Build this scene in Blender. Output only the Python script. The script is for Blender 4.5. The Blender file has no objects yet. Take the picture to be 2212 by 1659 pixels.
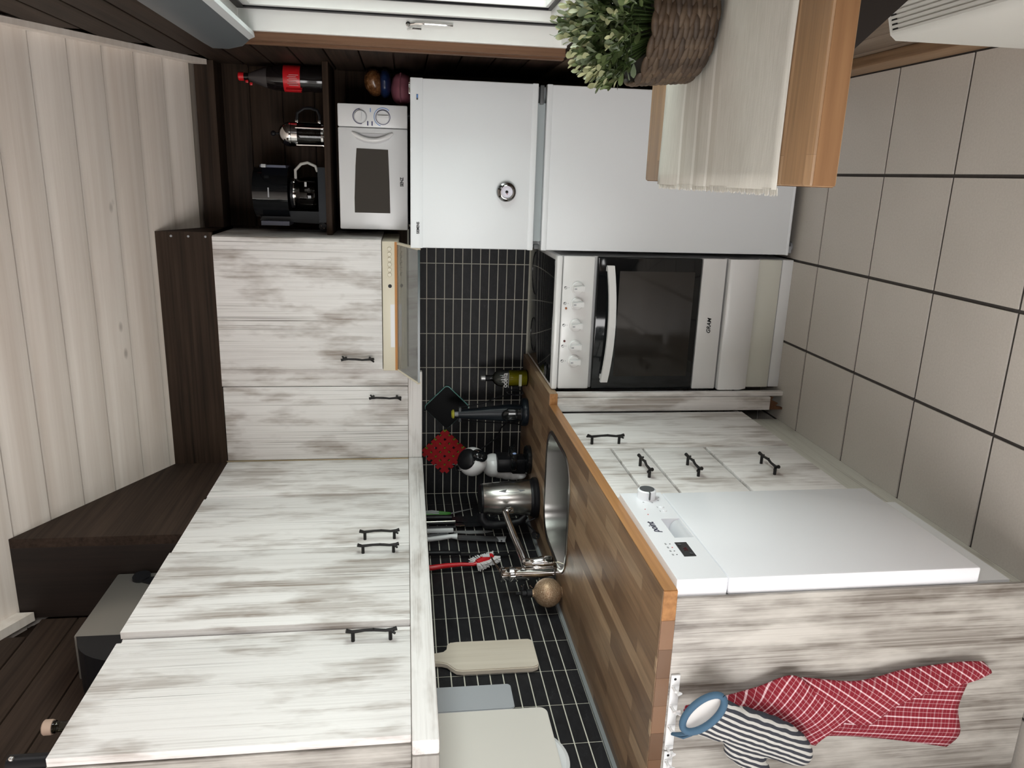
import bpy, bmesh, math, random
from mathutils import Vector, Matrix, Quaternion
random.seed(7)
S = bpy.context.scene
COL = S.collection

# ------------------------------------------------------------------ camera
CAM = Vector((1.4629, -3.3562, 1.4542))
YAW, PIT, ROL, FPX = 0.2686, -0.1372, -0.0045, 1654.87
cf = Vector((-math.sin(YAW)*math.cos(PIT), math.cos(YAW)*math.cos(PIT), math.sin(PIT)))
cr = Vector((math.cos(YAW), math.sin(YAW), 0))
cu = cr.cross(cf)
r2 = cr*math.cos(ROL)+cu*math.sin(ROL)
u2 = -cr*math.sin(ROL)+cu*math.cos(ROL)
cd = bpy.data.cameras.new('camera'); cam = bpy.data.objects.new('camera', cd); COL.objects.link(cam)
cd.sensor_width = 36; cd.lens = 36*FPX/2212; cd.clip_start = .02
# the phone was held on its side: the picture's right is down in the room
cam.matrix_world = Matrix((( -u2.x, r2.x, -cf.x, CAM.x), (-u2.y, r2.y, -cf.y, CAM.y), (-u2.z, r2.z, -cf.z, CAM.z), (0, 0, 0, 1)))
S.camera = cam

# ------------------------------------------------------------------ world and light
w = bpy.data.worlds.new('overcast'); S.world = w; w.use_nodes = True
bg = w.node_tree.nodes['Background']; bg.inputs[0].default_value = (1.0, .985, .975, 1); bg.inputs[1].default_value = 7.0
S.view_settings.view_transform = 'Standard'; S.view_settings.look = 'None'
S.view_settings.gamma = 1; S.view_settings.use_curve_mapping = False
S.view_settings.exposure = 0.52

def portal(name, loc, rot, sx, sy):
    l = bpy.data.lights.new(name, 'AREA'); l.shape = 'RECTANGLE'; l.size = sx; l.size_y = sy
    l.cycles.is_portal = True
    o = bpy.data.objects.new(name, l); COL.objects.link(o); o.location = loc; o.rotation_euler = rot
    return o

# ------------------------------------------------------------------ mesh builder
class MB:
    def __init__(s): s.v = []; s.f = []; s.uv = None
    def add(s, vs, fs):
        n = len(s.v); s.v += [tuple(p) for p in vs]; s.f += [tuple(i+n for i in f) for f in fs]; return s
    def box(s, x0, x1, y0, y1, z0, z1, b=0):
        if x0 > x1: x0, x1 = x1, x0
        if y0 > y1: y0, y1 = y1, y0
        if z0 > z1: z0, z1 = z1, z0
        vs = [(x, y, z) for x in (x0, x1) for y in (y0, y1) for z in (z0, z1)]
        fs = [(0, 1, 3, 2), (4, 6, 7, 5), (0, 4, 5, 1), (2, 3, 7, 6), (0, 2, 6, 4), (1, 5, 7, 3)]
        if not b: return s.add(vs, fs)
        bm = bmesh.new(); bv = [bm.verts.new(p) for p in vs]
        for f in fs: bm.faces.new([bv[i] for i in f])
        bmesh.ops.bevel(bm, geom=bm.edges[:], offset=b, segments=2, affect='EDGES', profile=.5)
        bm.verts.index_update()
        s.add([v.co[:] for v in bm.verts], [[v.index for v in f.verts] for f in bm.faces]); bm.free(); return s
    def prism(s, poly, ax, a0, a1):
        def P(p, a):
            return (a, p[0], p[1]) if ax == 0 else (p[0], a, p[1]) if ax == 1 else (p[0], p[1], a)
        n = len(poly)
        return s.add([P(p, a0) for p in poly]+[P(p, a1) for p in poly],
                     [tuple(range(n)), tuple(range(2*n-1, n-1, -1))]+[(i, i+n, (i+1) % n+n, (i+1) % n) for i in range(n)])
    def tube(s, pts, r, n=8, cap=True):
        pts = [Vector(p) for p in pts]; m = len(pts)
        rs = r if isinstance(r, (list, tuple)) else [r]*m
        t0 = (pts[1]-pts[0]).normalized()
        a = t0.orthogonal().normalized(); vs = []; fs = []
        pt = t0
        for i, p in enumerate(pts):
            t = (pts[min(i+1, m-1)]-pts[max(i-1, 0)]).normalized()
            a = (pt.rotation_difference(t) @ a); pt = t
            a = (a-t*a.dot(t)).normalized(); b = t.cross(a)
            for k in range(n):
                g = 2*math.pi*k/n; vs.append(p+(a*math.cos(g)+b*math.sin(g))*rs[i])
        for i in range(m-1):
            for k in range(n):
                fs.append((i*n+k, i*n+(k+1) % n, (i+1)*n+(k+1) % n, (i+1)*n+k))
        if cap: fs += [tuple(range(n-1, -1, -1)), tuple(range((m-1)*n, m*n))]
        return s.add(vs, fs)
    def lathe(s, c, prof, n=28, ax=Vector((0, 0, 1)), a=None, cap=True):
        c = Vector(c); ax = Vector(ax).normalized(); a = a or ax.orthogonal().normalized(); b = ax.cross(a)
        vs = []; fs = []; m = len(prof)
        for r, h in prof:
            for k in range(n):
                g = 2*math.pi*k/n; vs.append(c+ax*h+(a*math.cos(g)+b*math.sin(g))*max(r, 1e-5))
        for i in range(m-1):
            for k in range(n): fs.append((i*n+k, i*n+(k+1) % n, (i+1)*n+(k+1) % n, (i+1)*n+k))
        if cap: fs += [tuple(range(n-1, -1, -1)), tuple(range((m-1)*n, m*n))]
        return s.add(vs, fs)
    def ball(s, c, rx, ry=None, rz=None, n=20, m=12):
        ry = ry or rx; rz = rz or rx; c = Vector(c); vs = [c+Vector((0, 0, rz))]; fs = []
        for i in range(1, m):
            t = math.pi*i/m
            for k in range(n):
                g = 2*math.pi*k/n; vs.append(c+Vector((rx*math.sin(t)*math.cos(g), ry*math.sin(t)*math.sin(g), rz*math.cos(t))))
        vs.append(c-Vector((0, 0, rz)))
        for k in range(n): fs.append((0, 1+k, 1+(k+1) % n)); fs.append((len(vs)-1, len(vs)-1-n+(k+1) % n, len(vs)-1-n+k))
        for i in range(m-2):
            for k in range(n): fs.append((1+i*n+k, 1+(i+1)*n+k, 1+(i+1)*n+(k+1) % n, 1+i*n+(k+1) % n))
        return s.add(vs, fs)
    def mesh(s, name, mat, smooth=True):
        me = bpy.data.meshes.new(name); me.from_pydata([tuple(v) for v in s.v], [], s.f)
        bm = bmesh.new(); bm.from_mesh(me); bmesh.ops.recalc_face_normals(bm, faces=bm.faces[:]); bm.to_mesh(me); bm.free()
        if mat: me.materials.append(mat)
        if smooth:
            me.polygons.foreach_set('use_smooth', [True]*len(me.polygons)); me.set_sharp_from_angle(angle=.65)
        return me
    def build(s, name, mat, parent=None, smooth=True):
        return link(name, s.mesh(name, mat, smooth), parent)

def link(name, me, parent=None):
    o = bpy.data.objects.new(name, me); COL.objects.link(o)
    if parent:
        o.parent = parent; o.matrix_parent_inverse = Matrix.Translation(-parent.location)
    return o
def tag(o, label, cat, group=None):
    o['label'] = label; o['category'] = cat
    if group: o['group'] = group
    return o
def thing(name, label, cat, loc, group=None):
    o = bpy.data.objects.new(name, None); COL.objects.link(o); o.location = loc; o.empty_display_size = .05
    return tag(o, label, cat, group)
def struct(o): o['kind'] = 'structure'; return o
def bx(name, mat, parent, *a, b=0): return MB().box(*a, b=b).build(name, mat, parent)

UNIT = None
def unit_box(mat):
    return MB().box(-.5, .5, -.5, .5, -.5, .5).mesh('piece', mat, False)
def piece(name, me, parent, x0, x1, y0, y1, z0, z1):
    o = bpy.data.objects.new(name, me); COL.objects.link(o); o.parent = parent
    o.location = ((x0+x1)/2, (y0+y1)/2, (z0+z1)/2); o.scale = (abs(x1-x0), abs(y1-y0), abs(z1-z0)); return o

def evaluated(o, name, mat):
    dg = bpy.context.evaluated_depsgraph_get(); me = bpy.data.meshes.new_from_object(o.evaluated_get(dg))
    old = o.data; bpy.data.objects.remove(o); me.name = name
    me.materials.clear(); me.materials.append(mat)
    return me
def text(name, body, size, loc, right, up, mat, parent, ext=.0004, shear=0, sx=1, bold=0):
    c = bpy.data.curves.new(name, 'FONT'); c.body = body; c.size = size; c.align_x = 'CENTER'; c.align_y = 'CENTER'
    c.extrude = ext; c.shear = shear; c.offset = bold; c.resolution_u = 3
    o = bpy.data.objects.new(name, c); COL.objects.link(o)
    me = evaluated(o, name, mat); bpy.data.curves.remove(c)
    R = Vector(right).normalized(); U = Vector(up).normalized(); N = R.cross(U)
    M = Matrix(((R.x*sx, U.x, N.x, loc[0]), (R.y*sx, U.y, N.y, loc[1]), (R.z*sx, U.z, N.z, loc[2]), (0, 0, 0, 1)))
    me.transform(M); return link(name, me, parent)
def blob(name, balls, mat, parent=None, vox=.005, it=6):
    m = MB()
    for b in balls: m.ball(*b, n=16, m=10)
    me = m.mesh('blob', mat); o = bpy.data.objects.new('blob', me); COL.objects.link(o)
    r = o.modifiers.new('r', 'REMESH'); r.mode = 'VOXEL'; r.voxel_size = vox
    k = o.modifiers.new('s', 'SMOOTH'); k.factor = .5; k.iterations = it
    me2 = evaluated(o, name, mat); bpy.data.meshes.remove(me)
    me2.polygons.foreach_set('use_smooth', [True]*len(me2.polygons))
    return link(name, me2, parent)

# ------------------------------------------------------------------ materials
MATS = {}
def newmat(name):
    m = bpy.data.materials.new(name); m.use_nodes = True; nt = m.node_tree
    return m, nt, nt.nodes['Principled BSDF']
def plain(name, col, rough=.5, metal=0, spec=.5, **k):
    m, nt, p = newmat(name)
    p.inputs['Base Color'].default_value = (*col, 1); p.inputs['Roughness'].default_value = rough
    p.inputs['Metallic'].default_value = metal; p.inputs['Specular IOR Level'].default_value = spec
    for a, b in k.items(): p.inputs[a.replace('_', ' ')].default_value = b
    return m
def N(nt, t, **k):
    n = nt.nodes.new(t)
    for a, b in k.items(): setattr(n, a, b)
    return n
def pos(nt, scale, rot=(0, 0, 0), obj=False):
    if obj: src = N(nt, 'ShaderNodeTexCoord').outputs['Object']
    else: src = N(nt, 'ShaderNodeNewGeometry').outputs['Position']
    mp = N(nt, 'ShaderNodeMapping'); mp.inputs['Scale'].default_value = scale; mp.inputs['Rotation'].default_value = rot
    nt.links.new(src, mp.inputs['Vector']); return mp.outputs[0]
def noise(nt, vec, scale=1, detail=3, rough=.5, dist=0):
    n = N(nt, 'ShaderNodeTexNoise'); n.inputs['Scale'].default_value = scale; n.inputs['Detail'].default_value = detail
    n.inputs['Roughness'].default_value = rough; n.inputs['Distortion'].default_value = dist
    nt.links.new(vec, n.inputs['Vector']); return n.outputs['Fac']
def ramp(nt, fac, stops):
    r = N(nt, 'ShaderNodeValToRGB'); e = r.color_ramp.elements
    while len(e) < len(stops): e.new(.5)
    for el, (p, c) in zip(e, stops):
        el.position = p; el.color = (*c, 1) if isinstance(c, tuple) else (c, c, c, 1)
    nt.links.new(fac, r.inputs[0]); return r.outputs[0]
def mix(nt, fac, a, b, mode='MIX'):
    n = N(nt, 'ShaderNodeMix', data_type='RGBA', blend_type=mode)
    for inp, v in ((n.inputs[0], fac), (n.inputs[6], a), (n.inputs[7], b)):
        if isinstance(v, (int, float)): inp.default_value = v
        elif isinstance(v, tuple): inp.default_value = (*v, 1)
        else: nt.links.new(v, inp)
    return n.outputs[2]
def math_(nt, op, a, b):
    n = N(nt, 'ShaderNodeMath', operation=op)
    for i, v in enumerate((a, b)):
        if isinstance(v, (int, float)): n.inputs[i].default_value = v
        else: nt.links.new(v, n.inputs[i])
    return n.outputs[0]
def bump(nt, p, h, strength=.2, dist=.002):
    b = N(nt, 'ShaderNodeBump'); b.inputs['Strength'].default_value = strength; b.inputs['Distance'].default_value = dist
    nt.links.new(h, b.inputs['Height']); nt.links.new(b.outputs[0], p.inputs['Normal'])
def sc(ax, lo, hi):
    return tuple(lo if i == ax else hi for i in range(3))

def whitewash(name, ax=2, paint=(.83, .805, .79), wear=(.225, .170, .130), lo=.455, hi=.62, amt=1.0):
    m, nt, p = newmat(name)
    patch = ramp(nt, noise(nt, pos(nt, sc(ax, 3.8, 13)), 1, 4, .58), [(lo+.02, 0.), (hi+.01, 1.)])
    streak = ramp(nt, noise(nt, pos(nt, sc(ax, 1.5, 210)), 1, 5, .68), [(.40, 0.), (.58, 1.)])
    mid = ramp(nt, noise(nt, pos(nt, sc(ax, 2.0, 62)), 1, 4, .62), [(.44, 0.), (.72, 1.)])
    lines = ramp(nt, noise(nt, pos(nt, sc(ax, 1.1, 330)), 1, 2, .5), [(.60, 0.), (.70, 1.)])
    gate = ramp(nt, noise(nt, pos(nt, sc(ax, 1.6, 6)), 1, 2), [(.42, 0.), (.62, 1.)])
    f = math_(nt, 'MULTIPLY', patch, math_(nt, 'ADD', .27, math_(nt, 'ADD', math_(nt, 'MULTIPLY', streak, .30), math_(nt, 'MULTIPLY', mid, .46))))
    c = mix(nt, math_(nt, 'MULTIPLY', math_(nt, 'MULTIPLY', streak, mid), .30*amt), paint, wear)
    c = mix(nt, math_(nt, 'MULTIPLY', f, .95*amt), c, wear)
    c = mix(nt, math_(nt, 'MULTIPLY', lines, math_(nt, 'ADD', math_(nt, 'MULTIPLY', gate, .75*amt), .08)), c, (.11, .088, .07))
    nt.links.new(c, p.inputs['Base Color']); p.inputs['Roughness'].default_value = .42
    bump(nt, p, streak, .3, .001)
    return m
def wood(name, ax, dark, light, rough=.5, fine=90, coarse=14, b=.1, low=1.6, spec=.35):
    m, nt, p = newmat(name)
    a = noise(nt, pos(nt, sc(ax, low, fine)), 1, 5, .6, .3); g = noise(nt, pos(nt, sc(ax, low*.6, coarse)), 1, 4, .55, .6)
    f = math_(nt, 'ADD', math_(nt, 'MULTIPLY', a, .5), math_(nt, 'MULTIPLY', g, .5))
    nt.links.new(ramp(nt, f, [(.32, dark), (.68, light)]), p.inputs['Base Color']); p.inputs['Roughness'].default_value = rough
    p.inputs['Specular IOR Level'].default_value = spec
    bump(nt, p, a, b, .001); return m
def staves(name, along, wdt, lng, cols, rough=.3):
    """laminated block wood: staves of random tone running along an axis"""
    m, nt, p = newmat(name)
    rot = (0, 0, math.pi/2) if along == 1 else (0, 0, 0)
    br = N(nt, 'ShaderNodeTexBrick'); br.offset = .37; br.offset_frequency = 2
    nt.links.new(pos(nt, (1, 1, 1), rot), br.inputs['Vector'])
    br.inputs['Scale'].default_value = 1; br.inputs['Mortar Size'].default_value = .0004; br.inputs['Bias'].default_value = 0
    br.inputs['Brick Width'].default_value = lng; br.inputs['Row Height'].default_value = wdt
    br.inputs['Color1'].default_value = (0, 0, 0, 1); br.inputs['Color2'].default_value = (1, 1, 1, 1); br.inputs['Mortar'].default_value = (.1, .1, .1, 1)
    tone = ramp(nt, br.outputs['Color'], [(0, cols[0]), (.5, cols[1]), (1, cols[2])])
    g = noise(nt, pos(nt, sc(along, 5, 110)), 1, 4, .6, .4); g2 = noise(nt, pos(nt, sc(along, 2.5, 22)), 1, 3, .6, .8)
    gr = ramp(nt, math_(nt, 'ADD', math_(nt, 'MULTIPLY', g, .5), math_(nt, 'MULTIPLY', g2, .5)), [(.3, .45), (.66, 1.1)])
    nt.links.new(mix(nt, .85, tone, gr, 'MULTIPLY'), p.inputs['Base Color']); p.inputs['Roughness'].default_value = rough
    return m
def speckle(name, c1, c2, rough=.5, scale=60, sc2=3, spec=.5):
    m, nt, p = newmat(name)
    a = noise(nt, pos(nt, (1, 1, 1)), scale, 4, .7); g = noise(nt, pos(nt, (1, 1, 1)), sc2, 3)
    f = math_(nt, 'ADD', math_(nt, 'MULTIPLY', a, .55), math_(nt, 'MULTIPLY', g, .45))
    nt.links.new(ramp(nt, f, [(.3, c1), (.7, c2)]), p.inputs['Base Color']); p.inputs['Roughness'].default_value = rough
    p.inputs['Specular IOR Level'].default_value = spec
    return m
def glassy(name, tint=(.9, .96, .94), gloss=0, alpha=.9, ior=1.45, milk=0):
    m, nt, p = newmat(name); nt.nodes.remove(p)
    t = N(nt, 'ShaderNodeBsdfTransparent'); t.inputs[0].default_value = (*[c*alpha for c in tint], 1)
    g = N(nt, 'ShaderNodeBsdfGlossy'); g.inputs['Roughness'].default_value = .02
    fr = N(nt, 'ShaderNodeFresnel'); fr.inputs[0].default_value = ior; out = t.outputs[0]
    if milk:
        d = N(nt, 'ShaderNodeBsdfDiffuse'); d.inputs[0].default_value = (*tint, 1)
        m2 = N(nt, 'ShaderNodeMixShader'); m2.inputs[0].default_value = milk; nt.links.new(out, m2.inputs[1]); nt.links.new(d.outputs[0], m2.inputs[2]); out = m2.outputs[0]
    mx = N(nt, 'ShaderNodeMixShader'); nt.links.new(fr.outputs[0], mx.inputs[0]); nt.links.new(out, mx.inputs[1]); nt.links.new(g.outputs[0], mx.inputs[2])
    nt.links.new(mx.outputs[0], nt.nodes['Material Output'].inputs[0]); return m

WW = whitewash('whitewash_vertical', 2)
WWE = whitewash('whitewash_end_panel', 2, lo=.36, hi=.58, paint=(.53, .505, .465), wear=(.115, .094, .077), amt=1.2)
WWy = whitewash('whitewash_along_depth', 1, lo=.50, hi=.75); WWx = whitewash('whitewash_along_width', 0, lo=.52, hi=.75)
def limed():
    m, nt, p = newmat('limed_pine_boards')
    a = noise(nt, pos(nt, (.9, 45, 45)), 1, 5, .6, .3); g = noise(nt, pos(nt, (.6, 9, 9)), 1, 4, .55, .8)
    f = math_(nt, 'ADD', math_(nt, 'MULTIPLY', a, .45), math_(nt, 'MULTIPLY', g, .55))
    c = ramp(nt, f, [(.32, (.60, .52, .455)), (.66, (.78, .715, .655))])
    vo = N(nt, 'ShaderNodeTexVoronoi'); vo.inputs['Scale'].default_value = 1; vo.inputs['Randomness'].default_value = 1
    nt.links.new(pos(nt, (3.6, 8.5, 0)), vo.inputs['Vector'])
    k = ramp(nt, vo.outputs['Distance'], [(.03, 1.), (.085, 0.)])
    nt.links.new(mix(nt, math_(nt, 'MULTIPLY', k, .55), c, (.17, .13, .105)), p.inputs['Base Color'])
    p.inputs['Roughness'].default_value = .5; p.inputs['Specular IOR Level'].default_value = .3; bump(nt, p, a, .05, .001); return m
CEIL = limed()
DKx = wood('dark_stained_wood_x', 0, (.010, .0064, .0046), (.058, .037, .025), .6, b=.2, spec=.12)
DKy = wood('dark_stained_wood_y', 1, (.011, .0072, .0055), (.056, .036, .026), .6, b=.2, spec=.12)
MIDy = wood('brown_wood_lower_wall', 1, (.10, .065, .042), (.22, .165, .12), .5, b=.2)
CASE = wood('brown_window_casing', 2, (.07, .035, .02), (.24, .13, .075), .5, spec=.2)
OAK = staves('oiled_oak_staves', 1, .040, .33, [(.14, .078, .043), (.29, .18, .103), (.43, .295, .18)], .40)
OAKEDGE = wood('oiled_oak_edge', 1, (.22, .095, .035), (.50, .25, .095), .32, fine=70, coarse=20)
OAKEND = wood('oak_end_grain', 0, (.10, .052, .027), (.26, .14, .075), .4, fine=60, coarse=25)
PINE = staves('table_pine_staves', 0, .06, .5, [(.25, .145, .070), (.36, .215, .11), (.46, .295, .165)], .4)
PINEEDGE = wood('table_pine_edge', 0, (.17, .083, .036), (.33, .18, .085), .45, fine=50, coarse=16, low=2.5)
WHITE = plain('white_enamel', (.80, .80, .80), .22)
WHITEP = plain('white_plastic', (.78, .79, .80), .3)
FRIDGE = plain('fridge_white', (.76, .785, .81), .4, spec=.35)
DWW = plain('dishwasher_white', (.88, .89, .93), .12)
WPAINT = plain('white_window_paint', (.82, .82, .80), .35)
CREAM = plain('cream_enamel', (.76, .70, .56), .35)
CREAM2 = plain('pale_cream_panel', (.70, .70, .63), .35)
BLACK = plain('black_plastic', (.008, .008, .0095), .4, spec=.25)
BLACKG = plain('black_gloss', (.006, .007, .008), .06)
BLACKM = plain('black_iron', (.014, .013, .013), .5, .4)
BLUEBLK = plain('blue_black_plastic', (.009, .013, .018), .32, spec=.3)
NAVY = plain('navy_print', (.03, .03, .12), .5)
SKYBLUE = plain('blue_print', (.10, .25, .60), .5)
GREYP = plain('grey_plastic', (.33, .34, .36), .4)
DGREY = plain('dark_grey', (.08, .085, .09), .45)
CHROME = plain('chrome', (.75, .74, .73), .07, 1)
STEEL = plain('brushed_steel', (.52, .50, .47), .26, 1)
STEELD = plain('sink_steel', (.34, .33, .315), .28, 1)
RED = plain('red_plastic', (.55, .012, .018), .3)
REDF = plain('red_felt', (.42, .012, .018), .9)
LIME = plain('lime_felt', (.27, .28, .03), .9)
YEL = plain('yellow_cap', (.55, .52, .06), .4)
TEAL = plain('teal_edge', (.20, .50, .46), .4)
GREEN = plain('green_handle', (.06, .22, .04), .4)
ORANGE = plain('orange_strip', (.48, .20, .04), .5)
BLADE = plain('blade_steel', (.40, .41, .41), .4, .45)
INDR = plain('dark_red_lens', (.10, .004, .006), .2)
INDO = plain('amber_lens', (.30, .08, .015), .2)
GROUT = speckle('wall_grout', (.56, .54, .46), (.68, .66, .57), .8, 90)
FGROUT = speckle('floor_grout', (.040, .035, .032), (.065, .057, .052), .85, 70)
FTILE = speckle('floor_tile', (.49, .455, .41), (.61, .57, .52), .42, 170, 2.2, spec=.35)
def slate(name):
    m, nt, p = newmat(name)
    a = noise(nt, pos(nt, (14, 14, 26)), 1, 5, .65, 1.2); v = noise(nt, pos(nt, (6, 6, 11)), 1, 3, .6, 2.5)
    base = ramp(nt, a, [(.3, (.0065, .0065, .0078)), (.75, (.019, .019, .022))])
    vein = ramp(nt, v, [(.495, 0.), (.50, 1.), (.506, 0.)])
    nt.links.new(mix(nt, math_(nt, 'MULTIPLY', vein, .35), base, (.07, .07, .075)), p.inputs['Base Color'])
    p.inputs['Roughness'].default_value = .5; p.inputs['Specular IOR Level'].default_value = .28; bump(nt, p, a, .2, .001); return m
SLATE = slate('slate_tile')
GLASS = glassy('clear_glass'); HGLASS = glassy('green_tinted_glass', (.80, .83, .80), alpha=.80, ior=2.0, milk=.22)

# ------------------------------------------------------------------ room shell
CS, CZ = -.511, 2.159                    # ceiling: z = CZ + CS*y, rising towards the camera
def cz(y): return CZ+CS*y
W_R = 1.855; YR = -2.75; YB = -5.4; XL = -2.6
ridge = cz(YR)
fl = struct(bx('floor', FGROUT, None, XL-.1, W_R+.25, YB-.1, .1, -.08, -.004))
fme = unit_box(FTILE); T = .3123; gx0, gy0 = 1.4984, -.7821; g = .0048
xs = [gx0+T*i for i in range(-5, 3)]; ys = [gy0+T*k for k in range(-9, 4)]
for i in range(len(xs)-1):
    for k in range(len(ys)-1):
        a, b = max(xs[i], 0)+g, min(xs[i+1], W_R)-g; c, d = ys[k]+g, min(ys[k+1], 0)-g
        if b-a > .01 and d-c > .01: piece('tile', fme, fl, a, b, c, d, -.012, 0)

wl = struct(bx('wall_left', DKy, None, -.1, 0, YR+.4, .1, 0, cz(YR+.4)))
bx('grout_panel', GROUT, wl, 0, .0085, -2.0, 0, .90, 1.447)
wb = struct(bx('wall_back', DKx, None, -.1, W_R+.25, 0, .1, 0, 2.35))
bx('grout_panel', GROUT, wb, .0085, 1.25, -.0085, 0, .88, 1.447)
tme = unit_box(SLATE); TW, TZ = .155, .0388; q = .0018
zr = [1.364+TZ*j for j in range(-12, 3)]
for j in range(len(zr)-1):
    z0, z1 = max(zr[j], .915)+q, min(zr[j+1], 1.447)-q
    if z1-z0 < .006: continue
    for k in range(8): piece('tile', tme, wb, max(TW*k, .010)+q, TW*(k+1)-q, -.010, -.008, z0, z1)
    edges = [0]+[-.1334-TW*k for k in range(13)]
    for k in range(13):
        piece('tile', tme, wl, .008, .010, max(edges[k+1], -2.0)+q, min(edges[k], -.010)-q, z0, z1)
bx('sealant_joint', plain('grey_sealant', (.20, .215, .22), .5), wl, .010, .018, -1.99, -.02, .926, .938)

def ctrim(name, x0, x1, mat, y0, y1, drop, up=0):
    m = MB().prism([(y0, cz(y0)-drop), (y1, cz(y1)-drop), (y1, cz(y1)+up), (y0, cz(y0)+up)], 0, x0, x1)
    return struct(m.build(name, mat))
# ceiling of limed boards across the room, one object each
ce = struct(MB().prism([(.1, cz(.1)+.012), (YR, ridge+.012), (YR, ridge+.08), (.1, cz(.1)+.08)], 0, -.1, W_R+.25).build('ceiling', plain('ceiling_groove', (.26, .22, .185), .7)))
pit = .1175; y = -.410+pit*2
k = 0
while y > YR:
    ya = min(y, -.13); yb = max(y-pit, YR)
    if ya-yb > .02:
        # board face, with a shallow stepped groove at one edge
        e = .008
        prof = [(ya, cz(ya)), (yb+e+.014, cz(yb+e+.014)), (yb+e+.010, cz(yb+e+.010)+.004), (yb+e, cz(yb+e)+.004), (yb+e, cz(yb+e)+.0125), (ya, cz(ya)+.0125)]
        MB().prism(prof, 0, .0, W_R).build('board', CEIL, ce)
    y -= pit
cb = struct(MB().prism([(YR, ridge), (YB, ridge-1.1), (YB, ridge-1.0), (YR, ridge+.1)], 0, XL, W_R+.25).build('ceiling_far_slope', CEIL))
struct(MB().box(XL, 0, YR-.02, YR+.06, 2.35, ridge+.1).build('wall_gable', plain('wall_paint_b', (.62, .60, .56), .8)))
ctrim('trim_1', W_R-.03, W_R-.012, CEIL, -.16, YR+.05, .055)
ctrim('trim_2', .045, .075, CEIL, -1.02, YR+.05, .05)
# dark soffit boards that carry the sloping ceiling down to the wall cabinets
so = struct(MB().box(.30, 1.226, -.385, -.365, 2.158, cz(-.385)).build('trim_3', DKx))
for xx in (1.19,):
    for zz in (2.18, 2.24, 2.30): MB().lathe((xx+.02, -.385, zz), [(.0045, 0), (.004, .003), (0, .0035)], 10, (0, -1, 0)).build('nail_head', GREYP, so)
bx('side_board', DKx, so, 1.206, 1.226, -.365, -.02, 2.158, 2.165)
MB().prism([(-.365, 2.158), (-.02, 2.158), (-.02, cz(-.02)), (-.365, cz(-.365))], 0, 1.206, 1.226).build('side_board', DKx, so)
sl = struct(MB().prism([(-.385, 2.160), (-1.012, 2.160), (-1.012, cz(-1.012)), (-.385, cz(-.385))], 0, .295, .326).build('trim_4', DKy))
MB().prism([(.05, 2.160), (.295, 2.160), (.295, cz(-1.012)), (.05, cz(-1.012))], 1, -1.012, -.99).build('end_board', wood('dark_stained_wood_z', 2, (.006, .004, .003), (.022, .013, .010), .5), sl)
struct(MB().prism([(-.15, cz(-.15)), (-.15, 2.165), (-.016, 2.165), (-.016, cz(-.016))], 0, 1.228, W_R-.013).build('trim_5', DKx))
# dark planks on the upper left wall
rows = [2.17+.112*i for i in range(9)]
for a, b in zip(rows, rows[1:]):
    y1 = min(-1.012, (b-.004-CZ)/CS)
    bx('plank', DKy, wl, 0, .045, YR+.45, y1, a, b-.004, b=.003)
# planks on the back wall above the shelf
for i in range(6):
    a = 1.44+.125*i
    bx('plank', DKx, wb, 1.226, W_R-.004, -.014, 0, a, a+.121, b=.003)

# right wall with the window opening
WY0, WY1, WZ0, WZ1 = -.815, -2.15, .956, 1.955
FY0, FY1, FZ0, FZ1 = -3.05, -4.7, .95, 2.05  # unseen opening beside the camera, added and sized for the daylight it admits
wr = struct(MB().box(W_R, W_R+.22, WY0, .1, 0, 2.55).box(W_R, W_R+.22, WY1, WY0, 0, WZ0).box(W_R, W_R+.22, WY1, WY0, WZ1, 2.75)
            .box(W_R, W_R+.22, FY0, WY1, 0, ridge).box(W_R, W_R+.22, FY1, FY0, 0, FZ0).box(W_R, W_R+.22, FY1, FY0, FZ1, ridge).box(W_R, W_R+.22, YB, FY1, 0, ridge)
            .build('wall_right', DKy))
pz = .115
for i in range(24):
    a, b = i*pz+.0, (i+1)*pz-.005
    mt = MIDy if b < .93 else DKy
    ytop = min(0, (b-CZ)/CS) if b > CZ else 0
    if b > WZ0-.02 and a < WZ1+.02:
        segs = [(WY0+.055, 0), (FY0, WY1-.055)]
    else: segs = [(FY0, ytop)]
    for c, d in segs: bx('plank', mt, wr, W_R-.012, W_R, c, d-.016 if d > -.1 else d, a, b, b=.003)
bb = struct(bx('baseboard_right', wood('brown_baseboard', 1, (.16, .085, .04), (.32, .20, .11), .5), None, W_R-.045, W_R-.012, FY0, -.62, 0, .085, b=.004))
struct(MB().box(XL-.1, -2.3, YB-.1, YB, 0, 2.9).box(.25, W_R+.25, YB-.1, YB, 0, 2.9).box(-2.3, .25, YB-.1, YB, 2.15, 2.9).box(-2.3, .25, YB-.1, YB, 0, .45)
       .build('wall_front', DKx))  # its opening is unseen, added and widened to bring in more frontal light
struct(bx('wall_far_left', plain('wall_paint_d', (.62, .60, .56), .8), None, XL-.1, XL, YB, YR+.02, 0, 2.9))
struct(bx('wall_side', plain('wall_paint_e', (.62, .60, .56), .8), None, XL, -.1, YR-.02, YR+.06, 0, 2.4))
portal('window_portal', (W_R+.21, (WY0+WY1)/2, (WZ0+WZ1)/2), (0, math.pi/2, 0), WZ1-WZ0, WY0-WY1)
portal('added_side_opening_portal', (W_R+.21, (FY0+FY1)/2, (FZ0+FZ1)/2), (0, math.pi/2, 0), FZ1-FZ0, FY0-FY1)  # portal for the added, unseen opening beside the camera
portal('added_far_opening_portal', (-1.025, YB-.09, 1.3), (math.pi/2, 0, 0), 2.55, 1.7)  # portal for the added opening behind the camera, never in view

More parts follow.
